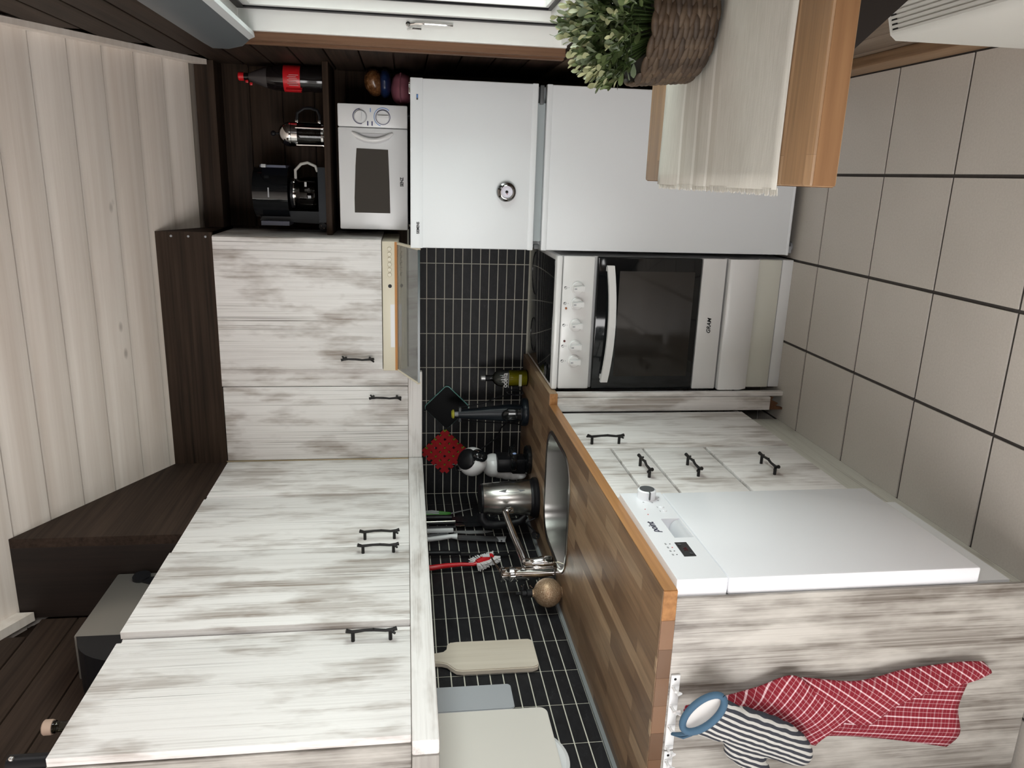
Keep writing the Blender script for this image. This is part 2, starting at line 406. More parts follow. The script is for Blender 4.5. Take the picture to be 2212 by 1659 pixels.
# window: jamb lining, stepped frame, sash, panes, casing, stays
J = .052
wn = struct(MB().box(W_R-.006, W_R+J, WY0-.018, WY0, WZ0, WZ1).box(W_R-.006, W_R+J, WY1, WY1+.018, WZ0, WZ1)
            .box(W_R-.006, W_R+J, WY1+.018, WY0-.018, WZ1-.018, WZ1).box(W_R, W_R+J, WY1+.018, WY0-.018, WZ0, WZ0+.018).build('window_1', WPAINT))
def ring(m, x0, x1, y0, y1, z0, z1, t):
    m.box(x0, x1, y0-t, y0, z0, z1).box(x0, x1, y1, y1+t, z0, z1).box(x0, x1, y1+t, y0-t, z1-t, z1).box(x0, x1, y1+t, y0-t, z0, z0+t); return m
ring(MB(), W_R+J, W_R+J+.005, WY0-.019, WY1+.019, WZ0+.02, WZ1-.019, .02).build('gasket', BLACK, wn)
ring(MB(), W_R+J+.005, W_R+J+.035, WY0-.022, WY1+.022, WZ0+.022, WZ1-.022, .04).build('window_frame', WPAINT, wn)
ring(MB(), W_R+J+.035, W_R+J+.041, WY0-.028, WY1+.028, WZ0+.028, WZ1-.028, .045).build('gasket', BLACK, wn)
sa = ring(MB(), W_R+J+.041, W_R+J+.085, WY0-.032, WY1+.032, WZ0+.032, WZ1-.032, .05)
ym = (WY0+WY1)/2; sa.box(W_R+J+.041, W_R+J+.085, ym-.03, ym+.03, WZ0+.05, WZ1-.05).build('sash', WPAINT, wn)
for a, b in ((WY1+.082, ym-.03), (ym+.03, WY0-.082)): bx('pane', GLASS, wn, W_R+J+.062, W_R+J+.066, a, b, WZ0+.082, WZ1-.082)
for (t, dx, o) in ((.020, .018, 0), (.026, .024, .024)):
    MB().box(W_R-.012-dx, W_R, WY0+o, WY0+o+t, WZ0, WZ1+t+o).box(W_R-.012-dx, W_R, WY1-o-t, WY1-o, WZ0, WZ1+t+o).box(W_R-.012-dx, W_R, WY1-o, WY0+o, WZ1+o, WZ1+o+t).build('casing', CASE, wn)
def stay(z0, z1, x):
    MB().tube([(x, WY0-.022, z0), (x+.002, WY0-.030, z0-.02), (x+.002, WY0-.034, (z0+z1)/2), (x+.002, WY0-.028, z1)], .0035, 8).build('window_stay', CHROME, wn)
    MB().lathe((x, WY0-.018, z0+.004), [(.007, 0), (.007, .008), (.003, .012)], 12, (0, -1, 0)).build('stay_pin', CHROME, wn)
stay(1.44, 1.31, W_R+.034)
MB().tube([(W_R+.02, WY0-.019, 1.445), (W_R+.02, WY0-.040, 1.43), (W_R+.02, WY0-.036, 1.405)], .003, 8).build('hook', CHROME, wn)
# roller blind box above the window
RB0 = -.80
rb = thing('roller_blind', 'grey roller blind cassette along the top of the window', 'blind', (1.82, -.86, 1.9))
prof = [(1.842, 2.045), (1.806, 2.035), (1.793, 2.01), (1.793, 1.965), (1.803, 1.925), (1.820, 1.905), (1.842, 1.905)]
MB().prism(prof, 1, -.85, -2.25).build('cassette', plain('blind_grey', (.085, .095, .105), .45), rb)
MB().prism(prof, 1, -.842, -.85).build('end_cap', plain('blind_cap_grey', (.11, .12, .125), .4), rb)
MB().prism([(1.820, 1.905), (1.842, 1.905), (1.842, 1.890), (1.828, 1.888)], 1, -.85, -2.25).build('bottom_bar', plain('blind_bar', (.62, .64, .65), .3), rb)

# ------------------------------------------------------------------ handles
def handle(parent, c, along, nrm, L=.115):
    """twig shaped black handle on two posts"""
    c = Vector(c); a = Vector(along).normalized(); n = Vector(nrm).normalized(); s = a.cross(n)
    h = .027; m = MB()
    P = lambda t, o, q_: c+a*(t*L)+n*o+s*q_
    m.tube([P(-.54, h+.004, .002), P(-.42, h-.001, 0), P(-.15, h+.001, -.002), P(.05, h+.003, .001), P(.3, h, .001), P(.45, h+.001, 0), P(.54, h+.003, -.002)],
           [.0058, .0046, .0038, .0042, .0040, .0048, .0056], 7)
    m.tube([P(.40, h, 0), P(.50, h-.003, .012)], [.004, .0032], 6); m.tube([P(-.42, h, 0), P(-.54, h-.004, -.011)], [.004, .0035], 6)
    m.tube([P(.02, h+.002, 0), P(.05, h+.007, .003)], [.0035, .002], 6)
    o = m.build('handle', BLACKM, parent)
    for t in (-.40, .40): MB().tube([P(t, 0, 0), P(t, h, 0)], .0048, 8).build('post', BLACKM, o)
    return o

# ------------------------------------------------------------------ wall cabinets
ZB, ZT = 1.447, 2.158
hc = thing('wall_cabinet', 'whitewashed wall cabinet above the cooker hood, one twig handle', 'cabinet', (.96, -.2, 1.545))
bx('body', WW, hc, .712, 1.2, -.385, -.012, 1.545, 2.156)
bx('side_panel', WW, hc, 1.2, 1.216, -.385, -.012, 1.545, 2.156)
d = bx('door', WW, hc, .713, 1.214, -.405, -.387, 1.545, 2.154, b=.002); handle(d, (.759, -.405, 1.64), (0, 0, 1), (0, -1, 0))
cc = thing('wall_cabinet', 'whitewashed corner wall cabinet with folding door on a piano hinge', 'cabinet', (.3, -.2, 1.447))
MB().box(.012, .70, -.372, -.012, ZB, ZT).box(.012, .314, -.715, -.372, ZB, ZT).build('body', WW, cc)
bx('filler_strip', WW, cc, .641, .711, -.388, -.372, ZB, ZT, b=.001)
d = bx('door', WW, cc, .338, .638, -.392, -.374, ZB, ZT-.004, b=.002); handle(d, (.600, -.392, 1.537), (0, 0, 1), (0, -1, 0))
d = bx('door', WW, cc, .316, .334, -.735, -.396, ZB, ZT-.004, b=.002)
hg = MB().tube([(.334, -.391, ZB), (.334, -.391, ZT)], .0035, 8).build('hinge', plain('brass_hinge', (.30, .24, .15), .4, .8), cc)
bx('edge_strip', WW, cc, .316, .330, -.752, -.737, ZB, ZT-.004, b=.001)
c2 = thing('wall_cabinet', 'whitewashed wall cabinet with two doors and a pair of twig handles', 'cabinet', (.16, -1.15, 1.447))
bx('body', WW, c2, .012, .314, -1.575, -.756, ZB, ZT)
d = bx('door', WW, c2, .316, .334, -1.150, -.757, ZB, ZT, b=.002); handle(d, (.334, -1.105, 1.540), (0, 0, -1), (1, 0, 0))
d = bx('door', WW, c2, .316, .336, -1.572, -1.154, ZB, ZT+.004, b=.002); handle(d, (.334, -1.200, 1.541), (0, 0, -1), (1, 0, 0))
c3 = thing('wall_cabinet', 'whitewashed single-door wall cabinet at the end of the row', 'cabinet', (.16, -1.8, 1.447))
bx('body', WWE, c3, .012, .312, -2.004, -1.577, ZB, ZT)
bx('edge_strip', WW, c3, .312, .318, -1.614, -1.577, ZB, ZT-.004, b=.001)
d = bx('door', WW, c3, .314, .334, -2.0, -1.615, ZB, ZT-.002, b=.002); handle(d, (.334, -1.655, 1.542), (0, 0, -1), (1, 0, 0))
lr = tag(MB().box(.300, .337, -2.022, -.385, 1.389, 1.446, b=.004).build('light_rail', WWy), 'whitewashed rail running under the doors beside the sink wall', 'rail')
bx('end_piece', wood('grey_rail_end', 0, (.23, .21, .19), (.42, .40, .37), .5), lr, .012, .299, -2.024, -2.004, 1.389, 1.446, b=.003)
tag(MB().box(.338, .700, -.394, -.366, 1.391, 1.446, b=.004).build('light_rail', WWx), 'short whitewashed rail under the corner cabinet beside the hood', 'rail')

# ------------------------------------------------------------------ cooker hood
ho = thing('cooker_hood', 'cream cooker hood with tilted glass visor above the stove', 'hood', (.96, -.2, 1.48))
bx('body', CREAM, ho, .705, 1.208, -.398, -.014, 1.480, 1.543, b=.003)
bx('trim_strip', ORANGE, ho, .708, 1.206, -.4005, -.397, 1.487, 1.496)
bx('lower_edge', CREAM, ho, .706, 1.207, -.403, -.397, 1.481, 1.4865)
for i in range(6): MB().lathe((1.180-.0195*i, -.398, 1.515), [(.0078, 0), (.0078, .004), (.0068, .006), (0, .006)], 16, (0, -1, 0)).build('button', CREAM, ho)
MB().lathe((1.039, -.398, 1.514), [(.0072, 0), (.0072, .0008), (0, .001)], 18, (0, -1, 0)).build('lamp_hole', BLACK, ho)
bx('sticker', plain('white_sticker', (.82, .82, .84), .4), ho, .800, .968, -.3988, -.3975, 1.497, 1.513)
gv = MB().prism([(-.402, 1.482), (-.602, 1.406), (-.604, 1.411), (-.404, 1.487)], 0, .712, 1.200).build('glass_visor', HGLASS, ho)
for x in (.706, 1.197): MB().prism([(-.398, 1.476), (-.600, 1.402), (-.606, 1.412), (-.404, 1.487)], 0, x, x+.008).build('visor_side', CREAM, gv)
bx('visor_edge', plain('visor_dark_edge', (.03, .05, .05), .2), gv, .712, 1.198, -.607, -.603, 1.404, 1.412)

# ------------------------------------------------------------------ stove
SX0, SX1, SY = .687, 1.189, -.602
st = thing('stove', 'white free-standing electric stove with black glass oven door', 'stove', (.94, -.3, 0))
bx('body', WHITE, st, SX0+.002, SX1-.002, SY+.01, -.035, .045, .893)
bx('base', WHITEP, st, SX0+.004, SX1-.002, SY-.006, -.05, 0, .043, b=.002)
hob = bx('hob_frame', WHITE, st, SX0, SX1, -.620, -.025, .890, .913, b=.007)
bx('hob_glass', BLACKG, hob, SX0+.018, SX1-.018, -.590, -.045, .9125, .9155, b=.001)
for x, y_, r in ((.81, -.43, .09), (1.07, -.43, .072), (.81, -.18, .072), (1.07, -.18, .09)):
    MB().lathe((x, y_, .9155), [(r, 0), (r, .0002), (r-.0012, .0002), (r-.0012, 0)], 40, cap=False).build('cooking_zone', plain('zone_print', (.02, .02, .022), .2), hob)
cp = bx('control_panel', WHITE, st, SX0+.002, SX1-.001, -.618, SY+.01, .770, .888, b=.006)
for x in (1.073, 1.015, .934, .855, .798):
    k = MB().lathe((x, -.618, .832), [(.0235, 0), (.0235, .007), (.020, .010), (.0195, .014), (0, .0145)], 28, (0, -1, 0)).build('knob', WHITE, cp)
    MB().prism([(x-.0055, .834+.017), (x+.0055, .834+.017), (x+.010, .832-.021), (x-.010, .832-.021)], 1, -.650, -.632).build('grip', WHITE, k)
    bx('mark', GREYP, k, x-.0022, x+.0022, -.6505, -.6495, .840, .8495)
    MB().lathe((x, -.618, .876), [(.0055, 0), (.0055, .0005), (.0042, .0005), (.0042, 0)], 16, (0, -1, 0), cap=False).build('symbol', DGREY, cp)
    MB().prism([(x, .876), (x+.0045, .876), (x+.0032, .8792), (x, .8805)], 1, -.6186, -.618).build('symbol', DGREY, cp)
    MB().lathe((x, -.618, .864), [(.0012, 0), (.0012, .0006), (0, .0006)], 8, (0, -1, 0)).build('dot', DGREY, cp)
for x, mt in ((.997, INDO), (.874, INDR)): MB().lathe((x, -.618, .871), [(.0045, 0), (.004, .003), (0, .004)], 14, (0, -1, 0)).build('indicator_lamp', mt, cp)
od = bx('oven_door', BLACKG, st, SX0+.002, SX1-.002, -.622, SY+.005, .365, .760, b=.004)
bx('window', plain('oven_window', (.020, .017, .014), .06, spec=.4), od, .740, 1.137, -.6235, -.620, .390, .677)
hd = []
for i in range(13):
    t = i/12; x = 1.160-.434*t; b_ = 1-(2*t-1)**2
    hd.append((x, -.655-.020*b_, .722-.012*b_))
m = MB()
for (x, y_, z) in hd: m.v += [(x, y_-.008, z-.013), (x, y_-.008, z+.013), (x, y_+.008, z+.013), (x, y_+.008, z-.013)]
for i in range(12):
    for k in range(4): m.f.append((i*4+k, i*4+(k+1) % 4, i*4+4+(k+1) % 4, i*4+4+k))
m.f += [(0, 1, 2, 3), (51, 50, 49, 48)]
oh = m.build('handle', WHITE, od)
for x in (1.145, .741): bx('post', WHITE, oh, x-.008, x+.008, -.655, -.620, .714, .730)
lp = bx('lower_strip', WHITE, st, SX0+.001, SX1-.001, -.622, SY+.005, .270, .361, b=.003)
text('lettering', 'GRAM', .021, (.935, -.6226, .316), (1, 0, 0), (0, 0, 1), BLACK, lp, shear=.25, bold=.0004)
MB().prism([(-.600, .262), (-.636, .262), (-.640, .255), (-.640, .175), (-.622, .142), (-.600, .138)], 0, SX0+.001, SX1-.001).build('drawer', WHITE, st)
bx('lower_panel', CREAM2, st, SX0+.003, SX1-.003, -.609, SY+.01, .046, .138, b=.002)

# ------------------------------------------------------------------ fridge freezer
FX0, FX1, FY = 1.206, 1.765, -.614
fr = thing('fridge_freezer', 'white two-door fridge freezer beside the stove', 'fridge', (1.485, -.32, 0))
bx('body', FRIDGE, fr, FX0+.004, FX1-.004, FY+.052, -.03, .045, 1.425, b=.004)
MB().box(FX0+.01, FX1-.01, FY+.06, -.05, .012, .045).build('shade_gap', BLACK, fr)  # black block stands for the shade in the gap under the fridge
def fdoor(z0, z1):
    return bx('door', FRIDGE, fr, FX0, FX1, FY, FY+.048, z0, z1, b=.005)
d1 = fdoor(1.004, 1.436)
bx('edge_strip', FRIDGE, d1, FX0-.001, FX1+.001, FY-.0015, FY+.03, 1.394, 1.437, b=.003)
bx('edge_strip', FRIDGE, d1, FX0-.001, FX1+.001, FY-.0015, FY+.03, 1.003, 1.024, b=.003)
d2 = fdoor(.030, .972)
bx('edge_strip', FRIDGE, d2, FX0-.001, FX1+.001, FY-.0015, FY+.03, .953, .973, b=.003)
bx('edge_strip', FRIDGE, d2, FX0-.001, FX1+.001, FY-.001, FY+.03, .030, .040, b=.002)
bx('grip_channel', plain('grip_grey', (.36, .40, .41), .4), fr, FX0+.03, FX1-.06, FY+.02, FY+.05, .974, 1.002)
bx('hinge', DGREY, fr, FX1-.065, FX1-.003, FY+.004, FY+.03, .982, .996, b=.002)
bx('hinge', CHROME, fr, FX1-.05, FX1-.01, FY+.005, FY+.04, 1.4365, 1.442, b=.001)
bx('hinge', DGREY, fr, FX0+.003, FX0+.02, FY+.004, FY+.03, .978, .998, b=.002)
text('lettering', 'SIEMENS', .0135, (1.275, FY-.0022, 1.411), (1, 0, 0), (0, 0, 1), BLACK, d1, sx=.82, bold=.0003)
bd = bx('badge', DGREY, d1, 1.696, 1.714, FY-.0025, FY-.001, 1.4105, 1.4165)
bx('badge_print', SKYBLUE, bd, 1.702, 1.713, FY-.003, FY-.002, 1.4115, 1.4155)
for x in (FX0+.03, FX1-.03):
    MB().lathe((x, FY+.045, 0), [(.016, 0), (.016, .008), (.010, .010), (.010, .03)], 16).build('foot', GREYP, fr)
bx('hinge_bracket', GREYP, fr, FX0+.006, FX0+.032, FY+.012, FY+.04, .012, .030, b=.002)
tm = thing('dial_thermometer', 'round chrome magnetic dial thermometer on the upper fridge door', 'thermometer', (1.406, FY, 1.105))
MB().lathe((1.406, FY, 1.105), [(.034, 0), (.0345, .008), (.032, .016), (.026, .020), (.0255, .024), (.0225, .0245), (.0222, .018), (0, .018)], 40, (0, -1, 0)).build('case', plain('smoked_chrome', (.22, .22, .22), .12, 1), tm)
MB().lathe((1.406, FY-.0185, 1.105), [(.0205, 0), (.0205, .001), (0, .001)], 32, (0, -1, 0)).build('dial', plain('dial_white', (.72, .71, .80), .4), tm)
MB().lathe((1.406, FY-.0192, 1.105), [(.0225, 0), (.0235, .005), (.0215, .006), (.0212, .001)], 32, (0, -1, 0), cap=False).build('bezel', CHROME, tm)
for i in range(24):
    if 10 <= i <= 12: continue
    a = 2*math.pi*i/24; m = MB(); p = Vector((1.406+.0175*math.sin(a), FY-.0197, 1.105+.0175*math.cos(a))); q2 = Vector((1.406+.0145*math.sin(a), FY-.0197, 1.105+.0145*math.cos(a)))
    m.tube([p, q2], .0004, 4).build('tick', plain('tick_%d' % i, (.35, .25, .30), .6), tm)
MB().lathe((1.406, FY-.0195, 1.105), [(.005, 0), (.005, .003), (0, .004)], 16, (0, -1, 0)).build('hub', BLACK, tm)
MB().tube([(1.406, FY-.0205, 1.105), (1.396, FY-.0205, 1.103)], .0007, 5).build('needle', RED, tm)

# ------------------------------------------------------------------ microwave on the fridge
MX0, MX1, MY = 1.243, 1.700, -.30
mw = thing('microwave', 'white microwave with two dials standing on the fridge', 'microwave', (1.47, -.16, 1.44))
bx('body', WHITEP, mw, MX0+.003, MX1-.003, MY+.03, -.03, 1.445, 1.700, b=.004)
dr = bx('door', WHITEP, mw, MX0, 1.616, MY, MY+.032, 1.445, 1.702, b=.005)
pn = bx('control_panel', WHITEP, mw, 1.618, MX1, MY, MY+.032, 1.445, 1.702, b=.005)
wv = []
for i in range(9):
    t = i/8; wv.append((1.307+.236*t, 1.640-.006*abs(2*t-1)**2*1.0))
poly = [(1.540, 1.518), (1.542, 1.635), (1.48, 1.640), (1.42, 1.643), (1.36, 1.646), (1.306, 1.646), (1.306, 1.512), (1.36, 1.513), (1.42, 1.514), (1.48, 1.516)]
MB().prism(poly, 1, MY-.0015, MY+.001).build('window', plain('microwave_window', (.075, .068, .060), .12, spec=.35), dr)
# scooped handle of the door
m = MB(); arc = []
for i in range(11):
    t = i/10; arc.append((1.600-.026*(1-(2*t-1)**2)*1.0-.002, MY-.006-.004*(1-(2*t-1)**2), 1.500+.150*t))
m.tube(arc, [.004]+[.0085]*9+[.004], 10).build('handle', WHITE, dr)
MB().prism([(1.596, 1.500), (1.596, 1.650), (1.575, 1.635), (1.562, 1.605), (1.559, 1.575), (1.562, 1.545), (1.575, 1.515)], 1, MY-.003, MY+.001).build('grip_scoop', plain('scoop_white', (.60, .60, .62), .35), dr)
text('lettering', 'SENZ', .0165, (1.424, MY-.0006, 1.467), (1, 0, 0), (0, 0, 1), BLACK, dr, sx=.85, bold=.0006)
for z, r, a in ((1.619, .0225, 0), (1.536, .025, math.pi/2)):
    kn = MB().lathe((1.656, MY, z), [(r, 0), (r-.001, .004), (r-.003, .006), (0, .006)], 32, (0, -1, 0)).build('knob', WHITEP, pn)
    c, s = math.cos(a), math.sin(a); L_, h_ = r*.85, .0045
    pts = [(-L_, -h_), (L_, -h_), (L_, h_), (-L_, h_)]
    MB().prism([(1.656+c*x-s*y_, z+s*x+c*y_) for x, y_ in pts], 1, MY-.016, MY-.005).build('grip', WHITEP, kn)
    MB().lathe((1.656, MY, z), [(r+.0025, 0), (r+.0025, .0006), (r+.0005, .0006), (r+.0005, 0)], 36, (0, -1, 0), cap=False).build('dial_ring', NAVY if z < 1.6 else GREYP, pn)
ap = [(1.656+.0325*math.cos(g_), MY-.0005, 1.536+.0325*math.sin(g_)) for g_ in [math.pi*(1.02-i*1.15/16)-.35 for i in range(17)]]
MB().tube(ap, .0012, 5).build('print_arc', SKYBLUE, pn)
ap = [(1.656+.027*math.cos(g_), MY-.0005, 1.619+.027*math.sin(g_)) for g_ in [math.pi*(.02+i*1.05/14) for i in range(15)]]
MB().tube(ap, .0013, 5).build('print_arc', NAVY, pn)
for z in (1.592, 1.576): bx('print_mark', NAVY, pn, 1.624, 1.640, MY-.0006, MY+.001, z-.0022, z+.0022)
bx('print_mark', SKYBLUE, pn, 1.672, 1.686, MY-.0006, MY+.001, 1.580, 1.583)
for x in (MX0+.03, MX1-.03): MB().lathe((x, MY+.06, 1.4255), [(.01, 0), (.012, .02)], 12).build('foot', BLACK, mw)
for x in (MX0+.03, MX1-.03): MB().lathe((x, -.07, 1.4255), [(.01, 0), (.012, .02)], 12).build('foot', BLACK, mw)

# bags beside the microwave
pb = thing('lunch_bag', 'dusty pink soft bag with a seam lying on the fridge', 'bag', (1.765, -.2, 1.426))
blob('bag', [((1.765, -.20, 1.468), .052, .075, .040), ((1.790, -.20, 1.466), .036, .07, .038), ((1.742, -.20, 1.466), .034, .07, .038)], plain('pink_cloth', (.20, .060, .085), .7), pb, .006)
MB().tube([(1.714, -.262, 1.470), (1.735, -.272, 1.472), (1.765, -.277, 1.473), (1.795, -.272, 1.472), (1.818, -.262, 1.470)], .0022, 6).build('seam', plain('pink_seam', (.16, .045, .065), .7), pb)
bgm, nt, p = newmat('bread_in_bag'); v = noise(nt, pos(nt, (1, 1, 1)), 60, 4, .7)
nt.links.new(ramp(nt, v, [(.35, (.06, .022, .008)), (.6, (.16, .07, .025)), (.75, (.40, .28, .18))]), p.inputs['Base Color']); p.inputs['Roughness'].default_value = .25
br = thing('bread_bag', 'plastic bag of bread with blue lower half on the pink bag', 'bag', (1.79, -.2, 1.505))
blob('bread', [((1.79, -.20, 1.572), .046, .07, .036), ((1.775, -.20, 1.565), .040, .065, .034)], bgm, br, .006, 3)
blob('blue_wrap', [((1.788, -.20, 1.529), .050, .072, .024), ((1.772, -.20, 1.529), .042, .07, .023)], plain('blue_wrap', (.008, .018, .060), .3), br, .006, 3)

# ------------------------------------------------------------------ shelf with coffee things
SH = 1.755
tag(bx('wall_shelf', DKx, None, 1.218, W_R-.013, -.285, -.016, SH-.022, SH, b=.002), 'dark stained shelf board above the microwave', 'shelf')
cm = thing('coffee_maker', 'black filter coffee maker with glass jug on the dark shelf', 'coffee maker', (1.36, -.15, SH))
MB().prism([(1.262, SH), (1.468, SH), (1.468, SH+.03), (1.262, SH+.03)], 1, -.262, -.045).build('base', BLUEBLK, cm)
MB().prism([(1.252, SH+.02), (1.300, SH+.02), (1.300, SH+.24), (1.262, SH+.262)], 1, -.20, -.045).build('column', BLUEBLK, cm)
hs = []
for i in range(13):
    a = math.pi*i/12; hs.append((1.368+.100*math.cos(a), -.155-.108*math.sin(a)))
MB().prism(hs+[(1.268, -.045), (1.468, -.045)], 2, SH+.145, SH+.262).build('filter_housing', BLACKG, cm)
MB().prism([(x*.96+1.368*.04, y_*.96-.006) for x, y_ in hs]+[(1.272, -.045), (1.464, -.045)], 2, SH+.262, SH+.276).build('lid', BLACKG, cm)
bx('side_strip', plain('slate_blue_grey', (.085, .095, .14), .35), cm, 1.462, 1.471, -.24, -.06, SH+.150, SH+.245)
bx('water_window', plain('slate_blue_grey_b', (.11, .12, .17), .35), cm, 1.246, 1.262, -.24, -.12, SH+.145, SH+.25)
bx('switch', plain('light_grey_cap', (.42, .43, .44), .35), cm, 1.461, 1.474, -.262, -.240, SH+.220, SH+.238, b=.003)
bx('print_mark', GREYP, cm, 1.352, 1.388, -.2638, -.2628, SH+.212, SH+.217)
jg = MB().lathe((1.368, -.175, SH+.031), [(.055, 0), (.064, .010), (.067, .045), (.062, .085), (.054, .100)], 32).build('jug', glassy('smoked_glass', (.55, .53, .50), alpha=.6), cm)
MB().lathe((1.368, -.175, SH+.129), [(.056, 0), (.057, .010), (.050, .014), (0, .014)], 32).build('jug_lid', BLACK, jg)
MB().lathe((1.368, -.175, SH+.118), [(.0575, 0), (.0585, .010), (.056, .011), (.055, 0)], 32, cap=False).build('jug_band', CHROME, jg)
MB().tube([(1.425, -.20, SH+.120), (1.455, -.215, SH+.118), (1.478, -.222, SH+.095), (1.484, -.224, SH+.070), (1.472, -.220, SH+.042), (1.452, -.215, SH+.035)], .0055, 8).build('jug_handle', plain('cream_handle', (.50, .49, .46), .35), jg)
bx('jug_print', plain('pale_print', (.5, .5, .5), .5), jg, 1.395, 1.412, -.2385, -.2375, SH+.075, SH+.083)
pc = thing('power_plug', 'black round mains plug with cord lying at the shelf end', 'plug', (1.245, -.25, SH))
MB().lathe((1.2465, -.262, SH+.016), [(.006, .035), (.012, .028), (.0155, .010), (.0155, 0), (.012, -.001), (0, -.001)], 20, (0, 1, .05)).build('plug_body', BLACK, pc)
for dx in (-.005, .005): MB().tube([(1.2465+dx, -.262, SH+.016+dx), (1.2465+dx, -.272, SH+.016+dx)], .002, 8).build('pin', CHROME, pc)
MB().tube([(1.247, -.226, SH+.018), (1.245, -.215, SH+.022), (1.238, -.200, SH+.012), (1.234, -.17, SH+.003)], .0025, 6).build('cord', BLACK, pc)
fp = thing('french_press', 'glass and chrome french press with black handle on the shelf', 'coffee press', (1.588, -.19, SH))
MB().lathe((1.588, -.19, SH+.012), [(.043, 0), (.044, .004), (.044, .12), (.0425, .12), (.0425, .004)], 32, cap=False).build('glass', glassy('press_glass', (.80, .79, .77), alpha=.75), fp)
MB().lathe((1.588, -.19, SH+.105), [(.0455, 0), (.0455, .022), (.0435, .023), (.0435, 0)], 32, cap=False).build('chrome_band', CHROME, fp)
MB().lathe((1.588, -.19, SH+.008), [(.0455, 0), (.0455, .008), (.0435, .009), (.0435, 0)], 32, cap=False).build('chrome_foot', CHROME, fp)
for i in range(4):
    a = .5+math.pi*i/2; x, y_ = 1.588+.0455*math.cos(a), -.19+.0455*math.sin(a); m = MB()
    m.tube([(x, y_, SH+.11), (x, y_, SH+.012), (x+.006*math.cos(a), y_+.006*math.sin(a), SH+.0025)], .0022, 6).build('chrome_leg', CHROME, fp)
MB().lathe((1.588, -.19, SH+.129), [(.046, 0), (.047, .006), (.045, .020), (.034, .038), (.018, .048), (0, .051)], 32).build('lid', CHROME, fp)
MB().tube([(1.588, -.19, SH+.178), (1.588, -.19, SH+.19)], .003, 8).ball((1.588, -.19, SH+.197), .010).build('plunger_knob', BLACK, fp)
MB().tube([(1.636, -.195, SH+.108), (1.664, -.20, SH+.104), (1.682, -.20, SH+.080), (1.684, -.20, SH+.055), (1.676, -.20, SH+.030), (1.655, -.197, SH+.022), (1.636, -.195, SH+.024)], .006, 8).build('handle', BLACK, fp)
for z in (.108, .024): bx('clamp', CHROME, fp, 1.630, 1.641, -.201, -.189, SH+z-.005, SH+z+.005, b=.001)
cb_ = thing('soda_bottle', 'dark cola bottle with red label and red cap on the shelf', 'bottle', (1.788, -.17, SH))
COLA = plain('cola_dark', (.008, .006, .006), .12)
MB().lathe((1.788, -.17, SH), [(.036, 0), (.044, .008), (.046, .03), (.044, .055), (.046, .075), (.047, .145), (.044, .185), (.036, .222), (.022, .258), (.0135, .280), (.0135, .300)], 32).build('bottle_body', COLA, cb_)
MB().lathe((1.788, -.17, SH+.205), [(.0395, 0), (.0365, .016), (.0225, .052), (.0140, .074)], 32, cap=False).build('empty_neck', plain('bottle_neck_grey', (.050, .044, .044), .15), cb_)
lb = MB().lathe((1.788, -.17, SH+.088), [(.0478, 0), (.0482, .002), (.0482, .060), (.0478, .062)], 32, cap=False).build('label', RED, cb_)
for i in range(7):
    bx('print_line', plain('pale_label_print_%d' % i, (.6, .45, .45), .5), lb, 1.760+.006*i, 1.7615+.006*i, -.2192+abs(i-4)*.0006, -.214, SH+.094+.004*(i % 3), SH+.128+.006*(i % 2))
MB().prism([(1.752, -.202), (1.742, -.214), (1.744, -.2155), (1.755, -.204)], 2, SH+.082, SH+.140).build('label_flap', RED, lb)
MB().lathe((1.788, -.17, SH+.297), [(.0155, 0), (.0155, .018), (.0125, .021), (0, .021)], 24).build('cap', RED, cb_)
for x, z in ((1.770, .285), (1.762, .270)): bx('cap_ring', RED, cb_, x-.005, x+.005, -.188, -.178, SH+z-.005, SH+z+.005, b=.002)

# ------------------------------------------------------------------ worktop with sink
ZW = .927; WD = .640; TH = .030
def rrect(x0, x1, y0, y1, r, n=6):
    o = []
    for cx, cy, a0 in ((x1-r, y1-r, 0), (x0+r, y1-r, 90), (x0+r, y0+r, 180), (x1-r, y0+r, 270)):
        for i in range(n+1):
            a = math.radians(a0+90*i/n); o.append((cx+r*math.cos(a), cy+r*math.sin(a)))
    return o
KX0, KX1, KY0, KY1 = .135, .572, -1.095, -.665
outer = [(.011, -.011), (.684, -.011), (.684, -.668), (WD, -.668), (WD, -1.992), (.011, -1.992)]
hole = rrect(KX0+.012, KX1-.012, KY0+.012, KY1-.012, .10)
bm = bmesh.new()
def loop(pts, z):
    v = [bm.verts.new((x, y_, z)) for x, y_ in pts]; e = [bm.edges.new((v[i], v[(i+1) % len(v)])) for i in range(len(v))]; return v, e
ob, oe = loop(outer, ZW); hb, he = loop(hole, ZW)
bmesh.ops.triangle_fill(bm, use_beauty=True, edges=oe+he)
ob2, oe2 = loop(outer, ZW-TH); hb2, he2 = loop(hole, ZW-TH)
bmesh.ops.triangle_fill(bm, use_beauty=True, edges=oe2+he2)
for A, B in ((ob, ob2), (hb, hb2)):
    for i in range(len(A)): bm.faces.new((A[i], A[(i+1) % len(A)], B[(i+1) % len(A)], B[i]))
bmesh.ops.recalc_face_normals(bm, faces=bm.faces[:])
me = bpy.data.meshes.new('worktop'); bm.to_mesh(me); bm.free(); me.materials.append(OAK)
wt = tag(link('worktop', me), 'oiled oak block worktop along the tiled sink wall', 'worktop')
bx('front_edge', OAKEDGE, wt, WD-.003, WD+.0015, -1.9925, -.668, ZW-TH-.0005, ZW-.0015)
bx('front_edge', OAKEDGE, wt, WD+.0015, .6845, -.6705, -.667, ZW-TH-.0005, ZW-.0015)
